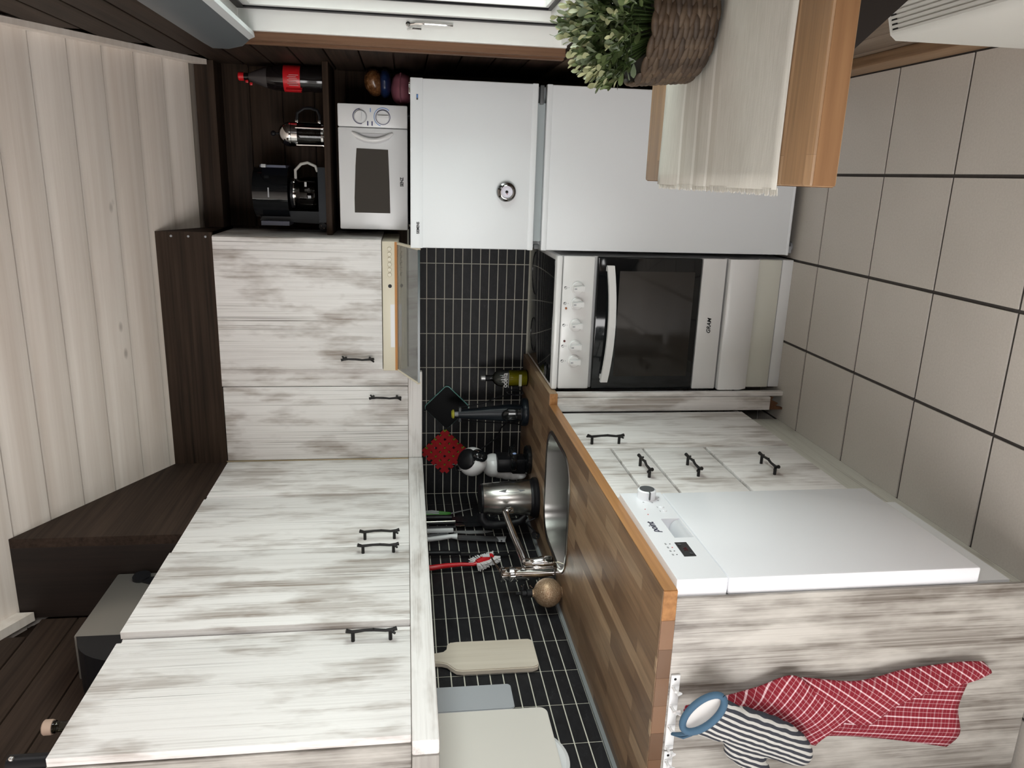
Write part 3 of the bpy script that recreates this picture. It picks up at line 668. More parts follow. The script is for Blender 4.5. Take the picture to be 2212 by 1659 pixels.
for i in range(9):
    a = .011+.07*i; tone = (.55+.45*((i*37) % 10)/10)
    bx('end_stave', plain('end_stave_%d' % i, (.22*tone, .115*tone, .06*tone), .4) if i < 8 else OAKEDGE, wt, a, min(a+.0695, WD), -1.995, -1.9915, ZW-TH-.0005, ZW-.001)
sk = thing('sink', 'stainless steel single-bowl sink let into the oak worktop', 'sink', (.35, -.88, ZW-.15))
def bowl(levels, name, mat, parent):
    m = MB(); n = None
    for (off, z, r) in levels:
        L_ = rrect(KX0+off, KX1-off, KY0+off, KY1-off, max(r, .01)); n = len(L_); m.v += [(x, y_, z) for x, y_ in L_]
    for j in range(len(levels)-1):
        for i in range(n): m.f.append((j*n+i, j*n+(i+1) % n, (j+1)*n+(i+1) % n, (j+1)*n+i))
    return m, n
m, n = bowl([(.0, ZW+.001, .11), (.002, ZW+.004, .11), (.012, ZW+.0045, .10), (.016, ZW+.001, .10), (.020, ZW-.03, .095), (.028, ZW-.135, .08), (.045, ZW-.150, .07)], 'bowl', STEELD, sk)
m.f.append(tuple(range(6*n, 7*n))); bo = m.build('bowl', STEELD, sk)
MB().lathe((.35, -.88, ZW-.1495), [(.042, 0), (.042, .003), (.030, .001), (0, .001)], 24).build('drain', CHROME, bo)
MB().lathe((.20, -1.073, ZW-.050), [(.014, 0), (.014, .004), (.008, .010), (0, .010)], 16, (0, 1, 0)).build('overflow', CHROME, bo)
m = MB()
chp = [(.155, -.972, .958), (.158, -.975, .945), (.163, -.985, .935), (.172, -1.000, .934), (.185, -1.03, .932), (.195, -1.058, .925), (.20, -1.066, .905), (.20, -1.067, .885)]
for i in range(len(chp)-1):
    a, b = Vector(chp[i]), Vector(chp[i+1]); kk = max(2, int((b-a).length/.0055))
    for j in range(kk): m.ball(a.lerp(b, j/kk), .0021, n=6, m=4)
m.build('plug_chain', plain('chain_metal', (.55, .5, .4), .3, 1), sk)

tp = thing('mixer_tap', 'chrome kitchen mixer tap with long swivel spout', 'tap', (.098, -.94, ZW))
MB().lathe((.098, -.94, ZW), [(.028, 0), (.028, .006), (.0235, .010), (.0225, .10), (.024, .125), (.0265, .145), (.0265, .168), (.0255, .170), (.0265, .172), (.0265, .196), (.022, .201), (0, .201)], 32).build('tap_body', CHROME, tp)
MB().tube([(.100, -.930, ZW+.098), (.125, -.875, ZW+.108), (.165, -.775, ZW+.132), (.207, -.665, ZW+.152), (.212, -.650, ZW+.150)], [.0165, .0145, .013, .0125, .012], 16).build('spout', CHROME, tp)
MB().lathe((.209, -.660, ZW+.150), [(.012, 0), (.0135, .004), (.0135, .026), (.011, .030), (0, .03)], 20, (.12, .25, -1)).build('aerator', CHROME, tp)
MB().tube([(.100, -.938, ZW+.196), (.108, -.915, ZW+.205), (.122, -.880, ZW+.220), (.128, -.865, ZW+.226)], [.004, .0035, .003, .0035], 8).build('lever', CHROME, tp)
MB().lathe((.133, -.925, ZW+.012), [(.020, 0), (.022, .010), (.0215, .04), (.017, .062), (.0155, .085), (.0175, .10), (.012, .108), (0, .109)], 20).build('shut_off_handle', CHROME, tp)
rk = thing('wire_holder', 'black wire holder with hooks behind the tap', 'rack', (.05, -1.0, ZW))
MB().tube([(.05, -.985, ZW+.004), (.05, -.990, ZW+.13), (.05, -.99, ZW+.15)], .0055, 8).build('bar', BLACK, rk)
for i in range(4):
    z = ZW+.03+.03*i; MB().tube([(.05, -.988, z), (.075, -.998, z+.004), (.080, -.990, z+.012)], .0018, 6).build('wire_hook', CHROME, rk)

# ------------------------------------------------------------------ base cabinets
def carcass(parent, y0, y1, zt):
    m = MB().box(.02, .592, y0, y1, .155, .173).box(.02, .592, y0, y0+.016, .173, zt).box(.02, .592, y1-.016, y1, .173, zt).box(.02, .028, y0+.016, y1-.016, .173, zt)
    return m.build('body', WW, parent)
lc = thing('base_cabinet', 'whitewashed corner base cabinet with one door and twig handle', 'cabinet', (.3, -.8, .15))
carcass(lc, -1.115, -.03, ZW-TH-.001)
d = bx('door', WW, lc, .594, .612, -1.056, -.680, .172, .884, b=.002); handle(d, (.612, -1.020, .800), (0, 0, -1), (1, 0, 0))
dc = thing('drawer_cabinet', 'whitewashed base cabinet with three drawers and twig handles', 'cabinet', (.3, -1.25, .15))
carcass(dc, -1.53, -1.118, ZW-TH-.001)
bx('top_rail', WW, dc, .594, .611, -1.45, -1.062, .796, .890, b=.002)
for z0, z1, hz in ((.690, .789, .742), (.478, .682, .590), (.178, .468, .348)):
    d = bx('drawer', WW, dc, .594, .612, -1.45, -1.062, z0, z1, b=.003); handle(d, (.612, -1.268, hz), (0, 1, 0), (1, 0, 0))
bx('side_strip', WW, dc, .594, .609, -1.530, -1.453, .172, .890, b=.002)
fb = thing('filler_panel', 'whitewashed filler board standing between the stove and base cabinet', 'panel', (.65, -.66, 0))
bx('board', WW, fb, .614, .665, -.668, -.648, .055, ZW-TH-.001, b=.001)
bx('side_strip', WW, fb, .666, .684, -.655, -.635, .0, ZW-TH-.001, b=.001)
CHIP = wood('bare_chipboard', 0, (.06, .025, .012), (.16, .075, .035), .8)
MB().prism([(.614, .055), (.614, .0), (.622, 0), (.628, .03), (.640, .02), (.652, .048), (.664, .042), (.664, .055)], 1, -.664, -.650).build('chipped_corner', CHIP, fb)
pl = struct(bx('baseboard_left', whitewash('whitewash_plinth', 1, lo=.55, hi=.8, paint=(.66, .65, .58)), None, .545, .566, -1.985, -.636, 0, .150))
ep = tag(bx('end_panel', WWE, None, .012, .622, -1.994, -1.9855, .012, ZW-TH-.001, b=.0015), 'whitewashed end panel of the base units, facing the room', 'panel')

dw = thing('dishwasher', 'slim white dishwasher with control panel under the worktop', 'dishwasher', (.35, -1.76, .1))
DX, DY0, DY1 = .660, -1.968, -1.535
bx('body', WHITEP, dw, .03, .615, DY0+.004, DY1-.003, .10, ZW-TH-.002)
bx('door', DWW, dw, .618, DX, DY0-.016, DY1, .195, .782, b=.006)
pz0, pz1 = .785, .896; ry0, ry1, rz0, rz1 = -1.796, -1.694, .788, .836
m = MB().box(.618, DX, ry1, DY1, pz0, pz1).box(.618, DX, DY0-.016, ry0, pz0, pz1).box(.618, DX, ry0, ry1, rz1, pz1).box(.618, DX, ry0, ry1, pz0, rz0+.001).box(.616, .626, ry0, ry1, rz0, rz1)
cpn = m.build('control_panel', DWW, dw, False)
gr = [(.626, rz0+.001)]
for i in range(9):
    a = math.pi/2*i/8; gr.append((.626+.030*math.sin(a), rz0+.026-.020*(1-math.cos(a))))
gr.append((.656, rz0+.001))
MB().prism(gr, 1, ry0+.001, ry1-.001).build('handle_scoop', plain('scoop_grey', (.62, .63, .66), .2), cpn)
kb = MB().lathe((DX, -1.566, .833), [(.024, 0), (.024, .022), (.021, .0245), (0, .0245)], 32, (1, 0, 0)).build('knob', DWW, cpn)
MB().lathe((DX+.0245, -1.566, .833), [(.0195, 0), (.0195, .0008), (0, .0008)], 32, (1, 0, 0)).build('knob_face', DGREY, kb)
bx('knob_mark', DGREY, kb, DX+.005, DX+.0255, -1.595, -1.572, .8315, .8345)
dsp = bx('display', BLACKG, cpn, DX-.001, DX+.0012, -1.887, -1.821, .8175, .8455)
text('digits', '3:h', .013, (DX+.0014, -1.855, .831), (0, 1, 0), (0, 0, 1), INDR, dsp)
for y_, z in ((-1.833, .838), (-1.876, .825)): MB().lathe((DX+.001, y_, z), [(.0042, 0), (.0042, .0015), (.003, .0015), (.003, .0005), (0, .0005)], 16, (1, 0, 0)).build('button', DGREY, dsp)
text('lettering', 'point', .026, (DX+.0004, -1.738, .869), (0, 1, 0), (0, 0, 1), plain('ink_blue', (.012, .012, .04), .5), cpn, shear=.25, bold=.0003)
for y_, z, mt in ((-1.637, .858, RED), (-1.668, .860, RED), (-1.826, .858, DGREY), (-1.843, .858, RED), (-1.860, .859, DGREY), (-1.877, .859, DGREY)):
    MB().lathe((DX, y_, z), [(.0016, 0), (.0016, .0006), (0, .0006)], 10, (1, 0, 0)).build('indicator_lamp', mt, cpn)
for y_, z in ((-1.627, .800), (-1.650, .800)):
    bt = MB().lathe((DX, y_, z+.012), [(.0062, 0), (.0062, .002), (.005, .003), (0, .003)], 18, (1, 0, 0)).build('button', DWW, cpn)
    bx('print_mark', GREYP, cpn, DX, DX+.0004, y_-.004, y_+.004, z+.022, z+.0235)
for i in range(5):
    a = math.radians(150+40*i); bx('print_mark', GREYP, cpn, DX, DX+.0004, -1.566+.033*math.cos(a)-.002, -1.566+.033*math.cos(a)+.002, .833+.033*math.sin(a)-.002, .833+.033*math.sin(a)+.002)
for i in range(4): bx('print_mark', GREYP, cpn, DX, DX+.0004, -1.829-.017*i, -1.822-.017*i, .866, .870)

# ------------------------------------------------------------------ hooks, towel, oven glove on the end panel
EY = -1.9945
def hook_rail(x0, x1, label, z, hooks):
    t = thing('hook_rail', label, 'hooks', ((x0+x1)/2, EY, z))
    bx('rail_plate', WHITEP, t, x0, x1, EY-.006, EY, z-.012, z+.009, b=.003)
    for hx in hooks:
        MB().tube([(hx, EY-.006, z+.004), (hx, EY-.022, z+.003), (hx, EY-.030, z-.006), (hx, EY-.032, z-.004+.006)], .0032, 8).build('hook', WHITEP, t)
        bx('hook_back', WHITEP, t, hx-.004, hx+.004, EY-.009, EY-.005, z-.010, z+.007, b=.001)
    for hx in (x0+.009, x1-.009): MB().lathe((hx, EY-.006, z), [(.003, 0), (.003, .0006), (0, .0006)], 10, (0, -1, 0)).build('screw_hole', BLACK, t)
    return t
hook_rail(.249, .440, 'white plastic hook rail holding the oven glove and towel', .885, (.412, .364, .312, .258))
hook_rail(.055, .245, 'white plastic hook rail with nothing on it, under the worktop', .884, (.222, .17, .118, .07))

def crp(p0, p1, p2, p3, t):
    return tuple(.5*((2*b)+(-a+c)*t+(2*a-5*b+4*c-d_)*t*t+(-a+3*b-3*c+d_)*t**3) for a, b, c, d_ in zip(p0, p1, p2, p3))
def spline(pts, n):
    o = []
    for i in range(len(pts)-1):
        a, b, c, d_ = pts[max(i-1, 0)], pts[i], pts[i+1], pts[min(i+2, len(pts)-1)]
        for k in range(n): o.append(crp(a, b, c, d_, k/n))
    o.append(tuple(pts[-1])); return o
def cloth(name, patches, mat, parent, thick=.0025):
    me = bpy.data.meshes.new(name); V_, F_, U_ = [], [], []
    for ctrl, nn, (ang, ou, ov) in patches:
        rws = [spline(r_, nn) for r_ in ctrl]; cols = [spline([r_[j] for r_ in rws], nn) for j in range(len(rws[0]))]
        R_, C_ = len(cols[0]), len(cols); base = len(V_)
        ca, sa_ = math.cos(ang), math.sin(ang)
        for i in range(R_):
            for j in range(C_):
                x, z, dd = cols[j][i]; V_.append((x, EY-dd, z))
                uu, vv = x, z+dd*.5; U_.append((uu*ca-vv*sa_+ou, uu*sa_+vv*ca+ov))
        for i in range(R_-1):
            for j in range(C_-1): F_.append((base+i*C_+j, base+i*C_+j+1, base+(i+1)*C_+j+1, base+(i+1)*C_+j))
    me.from_pydata(V_, [], F_); me.materials.append(mat)
    uvl = me.uv_layers.new(name='weave')
    for l in me.loops: uvl.data[l.index].uv = U_[l.vertex_index]
    o = bpy.data.objects.new(name, me); COL.objects.link(o)
    so_ = o.modifiers.new('s', 'SOLIDIFY'); so_.thickness = thick; so_.offset = 0
    o2 = evaluated(o, name, mat); bpy.data.meshes.remove(me)
    o2.polygons.foreach_set('use_smooth', [True]*len(o2.polygons))
    return link(name, o2, parent)
def check_mat():
    m, nt, p = newmat('red_check_cotton')
    uv = N(nt, 'ShaderNodeUVMap'); sp = N(nt, 'ShaderNodeSeparateXYZ'); nt.links.new(uv.outputs[0], sp.inputs[0])
    def band(src, period, width, off):
        f = math_(nt, 'FRACT', math_(nt, 'ADD', math_(nt, 'DIVIDE', src, period), off), 0)
        return math_(nt, 'LESS_THAN', f, width/period)
    P = .0235
    hx = math_(nt, 'MAXIMUM', math_(nt, 'MULTIPLY', band(sp.outputs[0], P, .0032, 0), .85), math_(nt, 'MULTIPLY', band(sp.outputs[0], P, .0009, .42), .7))
    hy = math_(nt, 'MAXIMUM', math_(nt, 'MULTIPLY', band(sp.outputs[1], P*.85, .0034, 0), .22), math_(nt, 'MULTIPLY', band(sp.outputs[1], P*.85, .0010, .45), .22))
    f = math_(nt, 'MAXIMUM', hx, hy); both = math_(nt, 'MULTIPLY', hx, hy)
    c = mix(nt, f, (.20, .003, .014), (.70, .44, .48)); c = mix(nt, math_(nt, 'MULTIPLY', both, 2.5), c, (.88, .84, .83))
    nt.links.new(c, p.inputs['Base Color']); p.inputs['Roughness'].default_value = .85
    bump(nt, p, noise(nt, pos(nt, (900, 900, 900)), 1, 2), .3, .0006); return m
CHECK = check_mat()
tw = thing('tea_towel', 'red and white checked tea towel hanging from the hook rail', 'towel', (.36, EY-.02, .85))
p_back = [[(.262, .60, .006), (.30, .60, .012), (.34, .60, .010), (.385, .60, .008)],
          [(.258, .47, .010), (.29, .47, .018), (.33, .465, .012), (.39, .46, .012)],
          [(.238, .34, .012), (.28, .335, .020), (.325, .33, .013), (.392, .32, .014)],
          [(.207, .207, .010), (.250, .188, .019), (.315, .200, .012), (.388, .190, .014)]]
p_front = [[(.330, .610, .030), (.360, .615, .036), (.395, .615, .028), (.425, .60, .016)],
           [(.318, .500, .034), (.350, .500, .036), (.385, .490, .034), (.410, .485, .020)],
           [(.304, .436, .036), (.345, .420, .040), (.390, .410, .040), (.420, .420, .022)],
           [(.352, .365, .030), (.375, .350, .042), (.405, .345, .036), (.431, .370, .020)],
           [(.380, .285, .022), (.394, .270, .040), (.416, .270, .030), (.438, .285, .018)],
           [(.388, .200, .018), (.402, .190, .032), (.424, .190, .030), (.442, .220, .018)],
           [(.404, .143, .016), (.414, .146, .024), (.428, .156, .022), (.438, .168, .016)]]
p_top = [[(.366, .870, .034), (.372, .872, .038), (.378, .872, .036), (.384, .868, .032)],
         [(.356, .785, .030), (.370, .785, .036), (.382, .785, .036), (.394, .785, .024)],
         [(.336, .715, .030), (.362, .710, .040), (.388, .710, .040), (.412, .705, .022)],
         [(.300, .635, .030), (.345, .625, .043), (.392, .625, .036), (.436, .628, .022)],
         [(.258, .560, .030), (.318, .535, .040), (.362, .560, .038), (.404, .578, .026)],
         [(.262, .552, .032), (.330, .485, .038), (.352, .500, .037), (.372, .532, .034)]]
cloth('towel_cloth', [(p_back, 5, (.12, 0, 0)), (p_front, 4, (.62, .01, 0)), (p_top, 5, (-.75, 0, .01))], CHECK, tw)
MB().tube([(.360, EY-.030, .875), (.364, EY-.026, .890), (.369, EY-.030, .876)], .003, 6).build('hanging_loop', plain('white_tape', (.75, .72, .72), .8), tw)

def stripe_mat():
    m, nt, p = newmat('striped_quilt')
    wv_ = N(nt, 'ShaderNodeTexWave', wave_type='BANDS', bands_direction='X', wave_profile='SIN'); wv_.inputs['Scale'].default_value = 26
    wv_.inputs['Distortion'].default_value = 1.2; wv_.inputs['Detail'].default_value = 1; wv_.inputs['Detail Scale'].default_value = 1.5
    nt.links.new(pos(nt, (1, .25, 1), (0, math.radians(-24), 0)), wv_.inputs['Vector'])
    nt.links.new(ramp(nt, wv_.outputs['Fac'], [(.50, (.030, .033, .045)), (.62, (.50, .49, .465))]), p.inputs['Base Color']); p.inputs['Roughness'].default_value = .9
    q_ = noise(nt, pos(nt, (70, 70, 70)), 1, 3); bump(nt, p, q_, .5, .004); return m
og = thing('oven_glove', 'blue and white striped quilted oven glove with blue cuff', 'oven glove', (.30, EY-.03, .87))
sb = []
GY = EY-.070
axis = [((.318, .765), .046), ((.312, .752), .050), ((.298, .720), .051), ((.286, .690), .050), ((.272, .660), .047), ((.256, .635), .042), ((.244, .618), .036), ((.236, .608), .030)]
for (x, z), r in axis: sb.append(((x, GY, z), r, .025, r))
for (x, z), r in [((.262, .750), .033), ((.240, .732), .029), ((.220, .714), .027), ((.203, .698), .025), ((.190, .686), .020)]: sb.append(((x, GY, z), r, .020, r))
STR = stripe_mat()
gl = blob('glove_body', sb, STR, og, .005, 5)
BLUEF = plain('blue_binding', (.055, .115, .185), .9)
c0 = Vector((.354, GY-.002, .838)); e1 = Vector((.70, 0, -.71)).normalized(); e2 = Vector((.45, .50, .60)).normalized()
ringp = [c0+e1*(.053*math.cos(2*math.pi*i/32))+e2*(.023*math.sin(2*math.pi*i/32)) for i in range(33)]
MB().tube(ringp, .0075, 10, False).build('cuff', BLUEF, og)
c1 = Vector((.318, GY, .772)); r1 = [c1+e1*(.047*math.cos(2*math.pi*i/32))+Vector((0, 1, 0))*(.024*math.sin(2*math.pi*i/32)) for i in range(32)]
m = MB(); m.v = [tuple(p) for p in ringp[:32]]+[tuple(p) for p in r1]
m.f = [(i, (i+1) % 32, 32+(i+1) % 32, 32+i) for i in range(32)]; m.build('glove_wrist', STR, og)
m = MB(); dn = (c1-c0).normalized()
m.v = [tuple(c0+(p-c0)*.97) for p in ringp[:32]]+[tuple(c0+(p-c0)*.75+dn*.020) for p in ringp[:32]]
m.f = [(i, (i+1) % 32, 32+(i+1) % 32, 32+i) for i in range(32)]+[tuple(range(32, 64))]
m.build('lining', plain('white_quilt_lining', (.70, .68, .66), .95), og)
for ch in og.children: ch.location = Vector((.040, 0, .006))
MB().tube([(.337, EY-.060, .868), (.326, EY-.048, .878), (.312, EY-.029, .889), (.318, EY-.048, .872), (.336, EY-.062, .860)], .0042, 6).build('hanging_loop', BLUEF, og)

# ------------------------------------------------------------------ things on the worktop and tiled walls
bt = thing('syrup_bottle', 'clear bottle of yellow cordial with silver cap beside the stove', 'bottle', (.605, -.14, ZW))
MB().lathe((.605, -.14, ZW), [(.034, 0), (.037, .004), (.037, .118), (.034, .132), (.024, .146), (.014, .153), (.0125, .158), (.0125, .195)], 32).build('glass_body', glassy('bottle_glass', (.80, .82, .80), alpha=.75), bt)
MB().lathe((.605, -.14, ZW+.004), [(.033, 0), (.0345, .002), (.0345, .082), (0, .082)], 32).build('yellow_liquid', plain('yellow_cordial', (.42, .36, .012), .15), bt)
MB().lathe((.605, -.14, ZW+.084), [(.0348, 0), (.0348, .034), (.0318, .047), (.022, .060), (.012, .067)], 32).build('frosted_shoulder', plain('frosted_grey', (.15, .15, .14), .25), bt)
MB().lathe((.605, -.14, ZW+.165), [(.0138, 0), (.0138, .020), (.0130, .021), (0, .021)], 20).build('black_sleeve', BLACK, bt)
MB().lathe((.605, -.14, ZW+.186), [(.0142, 0), (.0142, .018), (.0125, .020), (0, .020)], 20).build('cap', plain('silver_cap', (.55, .55, .55), .3, .9), bt)
text('lettering', 'odelia', .034, (.605, -.1785, ZW+.103), (1, 0, 0), (0, 0, 1), plain('white_print', (.75, .75, .73), .5), bt, sx=.80, bold=.0002)
bx('print_line', plain('white_print_b', (.55, .55, .53), .5), bt, .572, .638, -.1785, -.1775, ZW+.0865, ZW+.0880)
bx('print_block', plain('pale_print_b', (.42, .42, .30), .5), bt, .578, .630, -.1785, -.1775, ZW+.030, ZW+.042)

hv = thing('handheld_appliance', 'black hand-held appliance with yellow tip standing on a round base', 'appliance', (.458, -.19, ZW))
MB().lathe((.458, -.17, ZW), [(.060, 0), (.062, .004), (.062, .018), (.056, .026), (.040, .030), (0, .030)], 36).build('base', BLUEBLK, hv)
def loft(secs, n=20, name='x', mat=None, parent=None):
    m = MB()
    for (c, rx, ry) in secs:
        for k in range(n):
            a = 2*math.pi*k/n; cx_, sx_ = math.cos(a), math.sin(a)
            sgn = lambda v: math.copysign(abs(v)**.7, v)
            m.v.append((c[0]+rx*sgn(cx_), c[1]+ry*sgn(sx_), c[2]))
    for i in range(len(secs)-1):
        for k in range(n): m.f.append((i*n+k, i*n+(k+1) % n, (i+1)*n+(k+1) % n, (i+1)*n+k))
    m.f += [tuple(range(n-1, -1, -1)), tuple(range((len(secs)-1)*n, len(secs)*n))]
    return m.build(name, mat, parent)
loft([((.460, -.19, ZW+.028), .034, .034), ((.460, -.19, ZW+.085), .037, .036), ((.460, -.188, ZW+.115), .034, .032), ((.459, -.186, ZW+.17), .029, .027), ((.457, -.185, ZW+.23), .024, .023), ((.456, -.185, ZW+.305), .019, .019)], 20, 'body', BLUEBLK, hv)
loft([((.461, -.222, ZW+.036), .027, .012), ((.461, -.224, ZW+.09), .030, .012), ((.460, -.220, ZW+.112), .018, .008), ((.460, -.214, ZW+.120), .008, .004)], 20, 'front_cup', BLACKG, hv)
bx('clip', DGREY, hv, .424, .488, -.20, -.18, ZW+.292, ZW+.303, b=.002)
MB().lathe((.456, -.185, ZW+.303), [(.012, 0), (.010, .018), (0, .018)], 20).build('neck', GREYP, hv)
MB().lathe((.456, -.185, ZW+.320), [(.010, 0), (.019, .003), (.020, .008), (.014, .014), (0, .015)], 24).build('yellow_tip', YEL, hv)
MB().tube([(.484, -.18, ZW+.296), (.495, -.16, ZW+.20), (.52, -.14, ZW+.12), (.528, -.13, ZW+.06), (.520, -.125, ZW+.045)], .0028, 6).build('cord', BLACK, hv)
MB().tube([(.428, -.18, ZW+.292), (.410, -.16, ZW+.20), (.400, -.15, ZW+.10), (.405, -.15, ZW+.032)], .0028, 6).build('cord', BLACK, hv)
MB().tube([(.534+.012*math.cos(a), -.125+.01*math.sin(a*1.0), ZW+.050+.035*math.sin(a)) for a in [i*.5 for i in range(26)]], .003, 6).build('coiled_cord', BLACK, hv)

# dark glass board hung corner-up, with a teal edge
gb = thing('glass_board', 'black square board with teal rim hung cornerwise on the back tiles', 'board', (.435, -.02, 1.17))
def rsq(cx, cz_, h, r):
    o = []
    for a0 in (0, 90, 180, 270):
        a = math.radians(a0); c = (cx+(h-r*1.414)*math.cos(a), cz_+(h-r*1.414)*math.sin(a))
        for i in range(7):
            g_ = math.radians(a0-45+90*i/6); o.append((c[0]+r*math.cos(g_), c[1]+r*math.sin(g_)))
    return o
MB().prism(rsq(.436, 1.272, .103, .016), 1, -.026, -.0105).build('board_face', plain('board_black', (.003, .0035, .004), .4, spec=.1), gb)
big = rsq(.436, 1.272, .107, .018); sel = big[3:7]+[] 
MB().prism(rsq(.437, 1.2715, .1062, .017), 1, -.021, -.0108).build('teal_rim', TEAL, gb)
MB().tube([(.42, -.012, 1.372), (.42, -.034, 1.368), (.42, -.036, 1.376)], .002, 6).build('hook', CHROME, gb)

def trivet(name, label, cx, cz_, y0, mat, rot, nb=6, L=.165, wd=.0125, gp=.0255, seed=0):
    t = thing(name, label, 'trivet', (cx, y0, cz_-L/2))
    for dirn in (0, 1):
        for i in range(nb):
            o = (i-(nb-1)/2)*gp; m = MB(); n_ = nb*2+1; tops = []
            for k in range(n_):
                s = -L/2+L*k/(n_-1); wv = .0012*(1 if (k+i+dirn) % 2 else -1); tops.append((s, wv))
            a = rot+(math.pi/2 if dirn else 0); ca, sa_ = math.cos(a), math.sin(a)
            for s, wv in tops:
                for q_, yy in ((-wd/2, -.0012), (wd/2, -.0012), (wd/2, .0012), (-wd/2, .0012)):
                    u_, v_ = s, o+q_; m.v.append((cx+u_*ca-v_*sa_, y0+yy+wv, cz_+u_*sa_+v_*ca))
            for k in range(n_-1):
                for e in range(4): m.f.append((k*4+e, k*4+(e+1) % 4, k*4+4+(e+1) % 4, k*4+4+e))
            m.f += [(0, 1, 2, 3), tuple((n_-1)*4+e for e in (3, 2, 1, 0))]
            m.build('strip', mat, t, False)
    return t
trivet('woven_trivet', 'lime woven felt trivet behind the red one on the tiles', .228, 1.279, -.016, LIME, math.pi/4, nb=3, gp=.058, L=.150, wd=.020)
trivet('woven_trivet', 'red woven felt trivet hung cornerwise on the back tiles', .222, 1.280, -.024, REDF, math.pi/4, nb=5, gp=.029, L=.163, wd=.0185)

# capsule coffee machine
kc = thing('capsule_machine', 'rounded white and black capsule coffee machine in the corner', 'coffee machine', (.27, -.27, ZW))
blob('body', [((.245, -.26, ZW+.155), .052, .06, .050), ((.235, -.25, ZW+.125), .052, .06, .045), ((.222, -.25, ZW+.095), .046, .055, .045), ((.208, -.25, ZW+.065), .034, .05, .04), ((.198, -.25, ZW+.040), .020, .045, .036), ((.262, -.255, ZW+.110), .035, .052, .034)], WHITE, kc, .005, 5)
MB().ball((.283, -.31, ZW+.250), .062, n=32, m=20).build('head', WHITE, kc)
MB().lathe((.283, -.31, ZW+.250), [(.044, .0455), (.0425, .049), (.030, .058), (.015, .062), (0, .063)], 32, (.50, -.60, .62)).build('water_cap', BLACK, kc)
MB().lathe((.283, -.31, ZW+.250), [(.046, .043), (.0455, .0455), (.0440, .0465)], 32, (.50, -.60, .62), cap=False).build('cap_rim', BLACKG, kc)
blob('capsule_holder', [((.322, -.340, ZW+.232), .026, .034, .030), ((.318, -.345, ZW+.215), .024, .028, .026)], BLACKG, kc, .004, 3)
MB().tube([(.348, -.352, ZW+.244), (.352, -.362, ZW+.236), (.348, -.364, ZW+.228)], .003, 6).build('release_tab', CHROME, kc)
MB().tube([(.258, -.345, ZW+.300), (.268, -.362, ZW+.318), (.290, -.368, ZW+.322)], [.005, .006, .005], 8).build('lever', CHROME, kc)
bx('back_plate', BLACK, kc, .238, .300, -.335, -.24, ZW+.060, ZW+.145, b=.008)
tr = MB().lathe((.300, -.320, ZW+.068), [(.052, 0), (.055, .004), (.055, .018), (.050, .022), (.047, .018), (0, .018)], 36).build('drip_tray', BLACKG, kc)
MB().lathe((.300, -.320, ZW+.089), [(.050, 0), (.051, .002), (.047, .0025), (.046, 0)], 36, cap=False).build('tray_ring', CHROME, tr)
MB().ball((.335, -.362, ZW+.078), .005, .003, .0085).build('badge', plain('pale_blue_badge', (.25, .35, .6), .3), tr)
MB().lathe((.285, -.30, ZW), [(.060, 0), (.062, .003), (.062, .016), (.056, .022), (0, .022)], 36).build('base', BLACKG, kc)
bx('stand', BLACK, kc, .215, .285, -.30, -.22, ZW+.015, ZW+.09, b=.01)
MB().tube([(.30, -.20, ZW+.20), (.335, -.16, ZW+.13), (.37, -.12, ZW+.105), (.385, -.10, ZW+.08), (.378, -.10, ZW+.03), (.372, -.10, ZW+.004)], .0032, 8).build('cord', BLACK, kc)

# kettle
kt = thing('kettle', 'brushed steel electric kettle with black handle on its base', 'kettle', (.195, -.50, ZW))
KC = (.195, -.50)
MB().lathe((*KC, ZW), [(.080, 0), (.083, .004), (.083, .016), (.076, .024), (0, .024)], 36).build('power_base', BLACK, kt)
MB().lathe((*KC, ZW+.026), [(.072, 0), (.073, .004), (.0695, .10), (.0625, .195), (.060, .198)], 40).build('steel_body', STEEL, kt)
MB().lathe((*KC, ZW+.024), [(.0745, 0), (.0745, .008), (.073, .010)], 36).build('bottom_ring', BLACK, kt)
MB().lathe((*KC, ZW+.223), [(.061, 0), (.060, .008), (.048, .016), (0, .020)], 36).build('lid', BLACK, kt)
a = math.radians(205); hx, hy = math.cos(a), math.sin(a); H = lambda r, z: (KC[0]+hx*r, KC[1]+hy*r, ZW+z)
MB().tube([H(.058, .226), H(.080, .228), H(.100, .212), H(.106, .180), H(.103, .120), H(.094, .075), H(.070, .050)], [.020, .020, .019, .018, .017, .016, .016], 12).build('handle', BLACK, kt)
gz = []
for i in range(9):
    t = i/8; gz.append((t, math.sin(math.pi*t)))
m = MB(); az = math.radians(-42)
for sgn_ in (-1, 1):
    for t, b_ in gz:
        z = ZW+.055+.11*t; r = .0735-.008*((z-ZW-.026)/.195); g_ = az+sgn_*.13*b_; m.v.append((KC[0]+r*math.cos(g_), KC[1]+r*math.sin(g_), z))
for i in range(8): m.f.append((i, i+1, 9+i+1, 9+i))
m.build('level_window', plain('grey_gauge', (.16, .165, .17), .2), kt)
MB().tube([H(.084, .01), H(.10, .05), (.10, -.62, ZW+.02), (.085, -.60, ZW+.006), (.06, -.575, ZW+.004)], .003, 6).build('cord', BLACK, kt)
pk = thing('power_plug', 'black mains plug lying on the worktop beside the kettle', 'plug', (.06, -.57, ZW))
MB().lathe((.075, -.60, ZW+.016), [(.008, .03), (.014, .022), (.016, 0), (0, 0)], 18, (-.3, 1, 0)).build('plug_body', BLACK, pk)
for dx in (-.006, .006): MB().tube([(.075+dx, -.600, ZW+.016), (.080+dx, -.617, ZW+.016)], .0022, 8).build('pin', CHROME, pk)

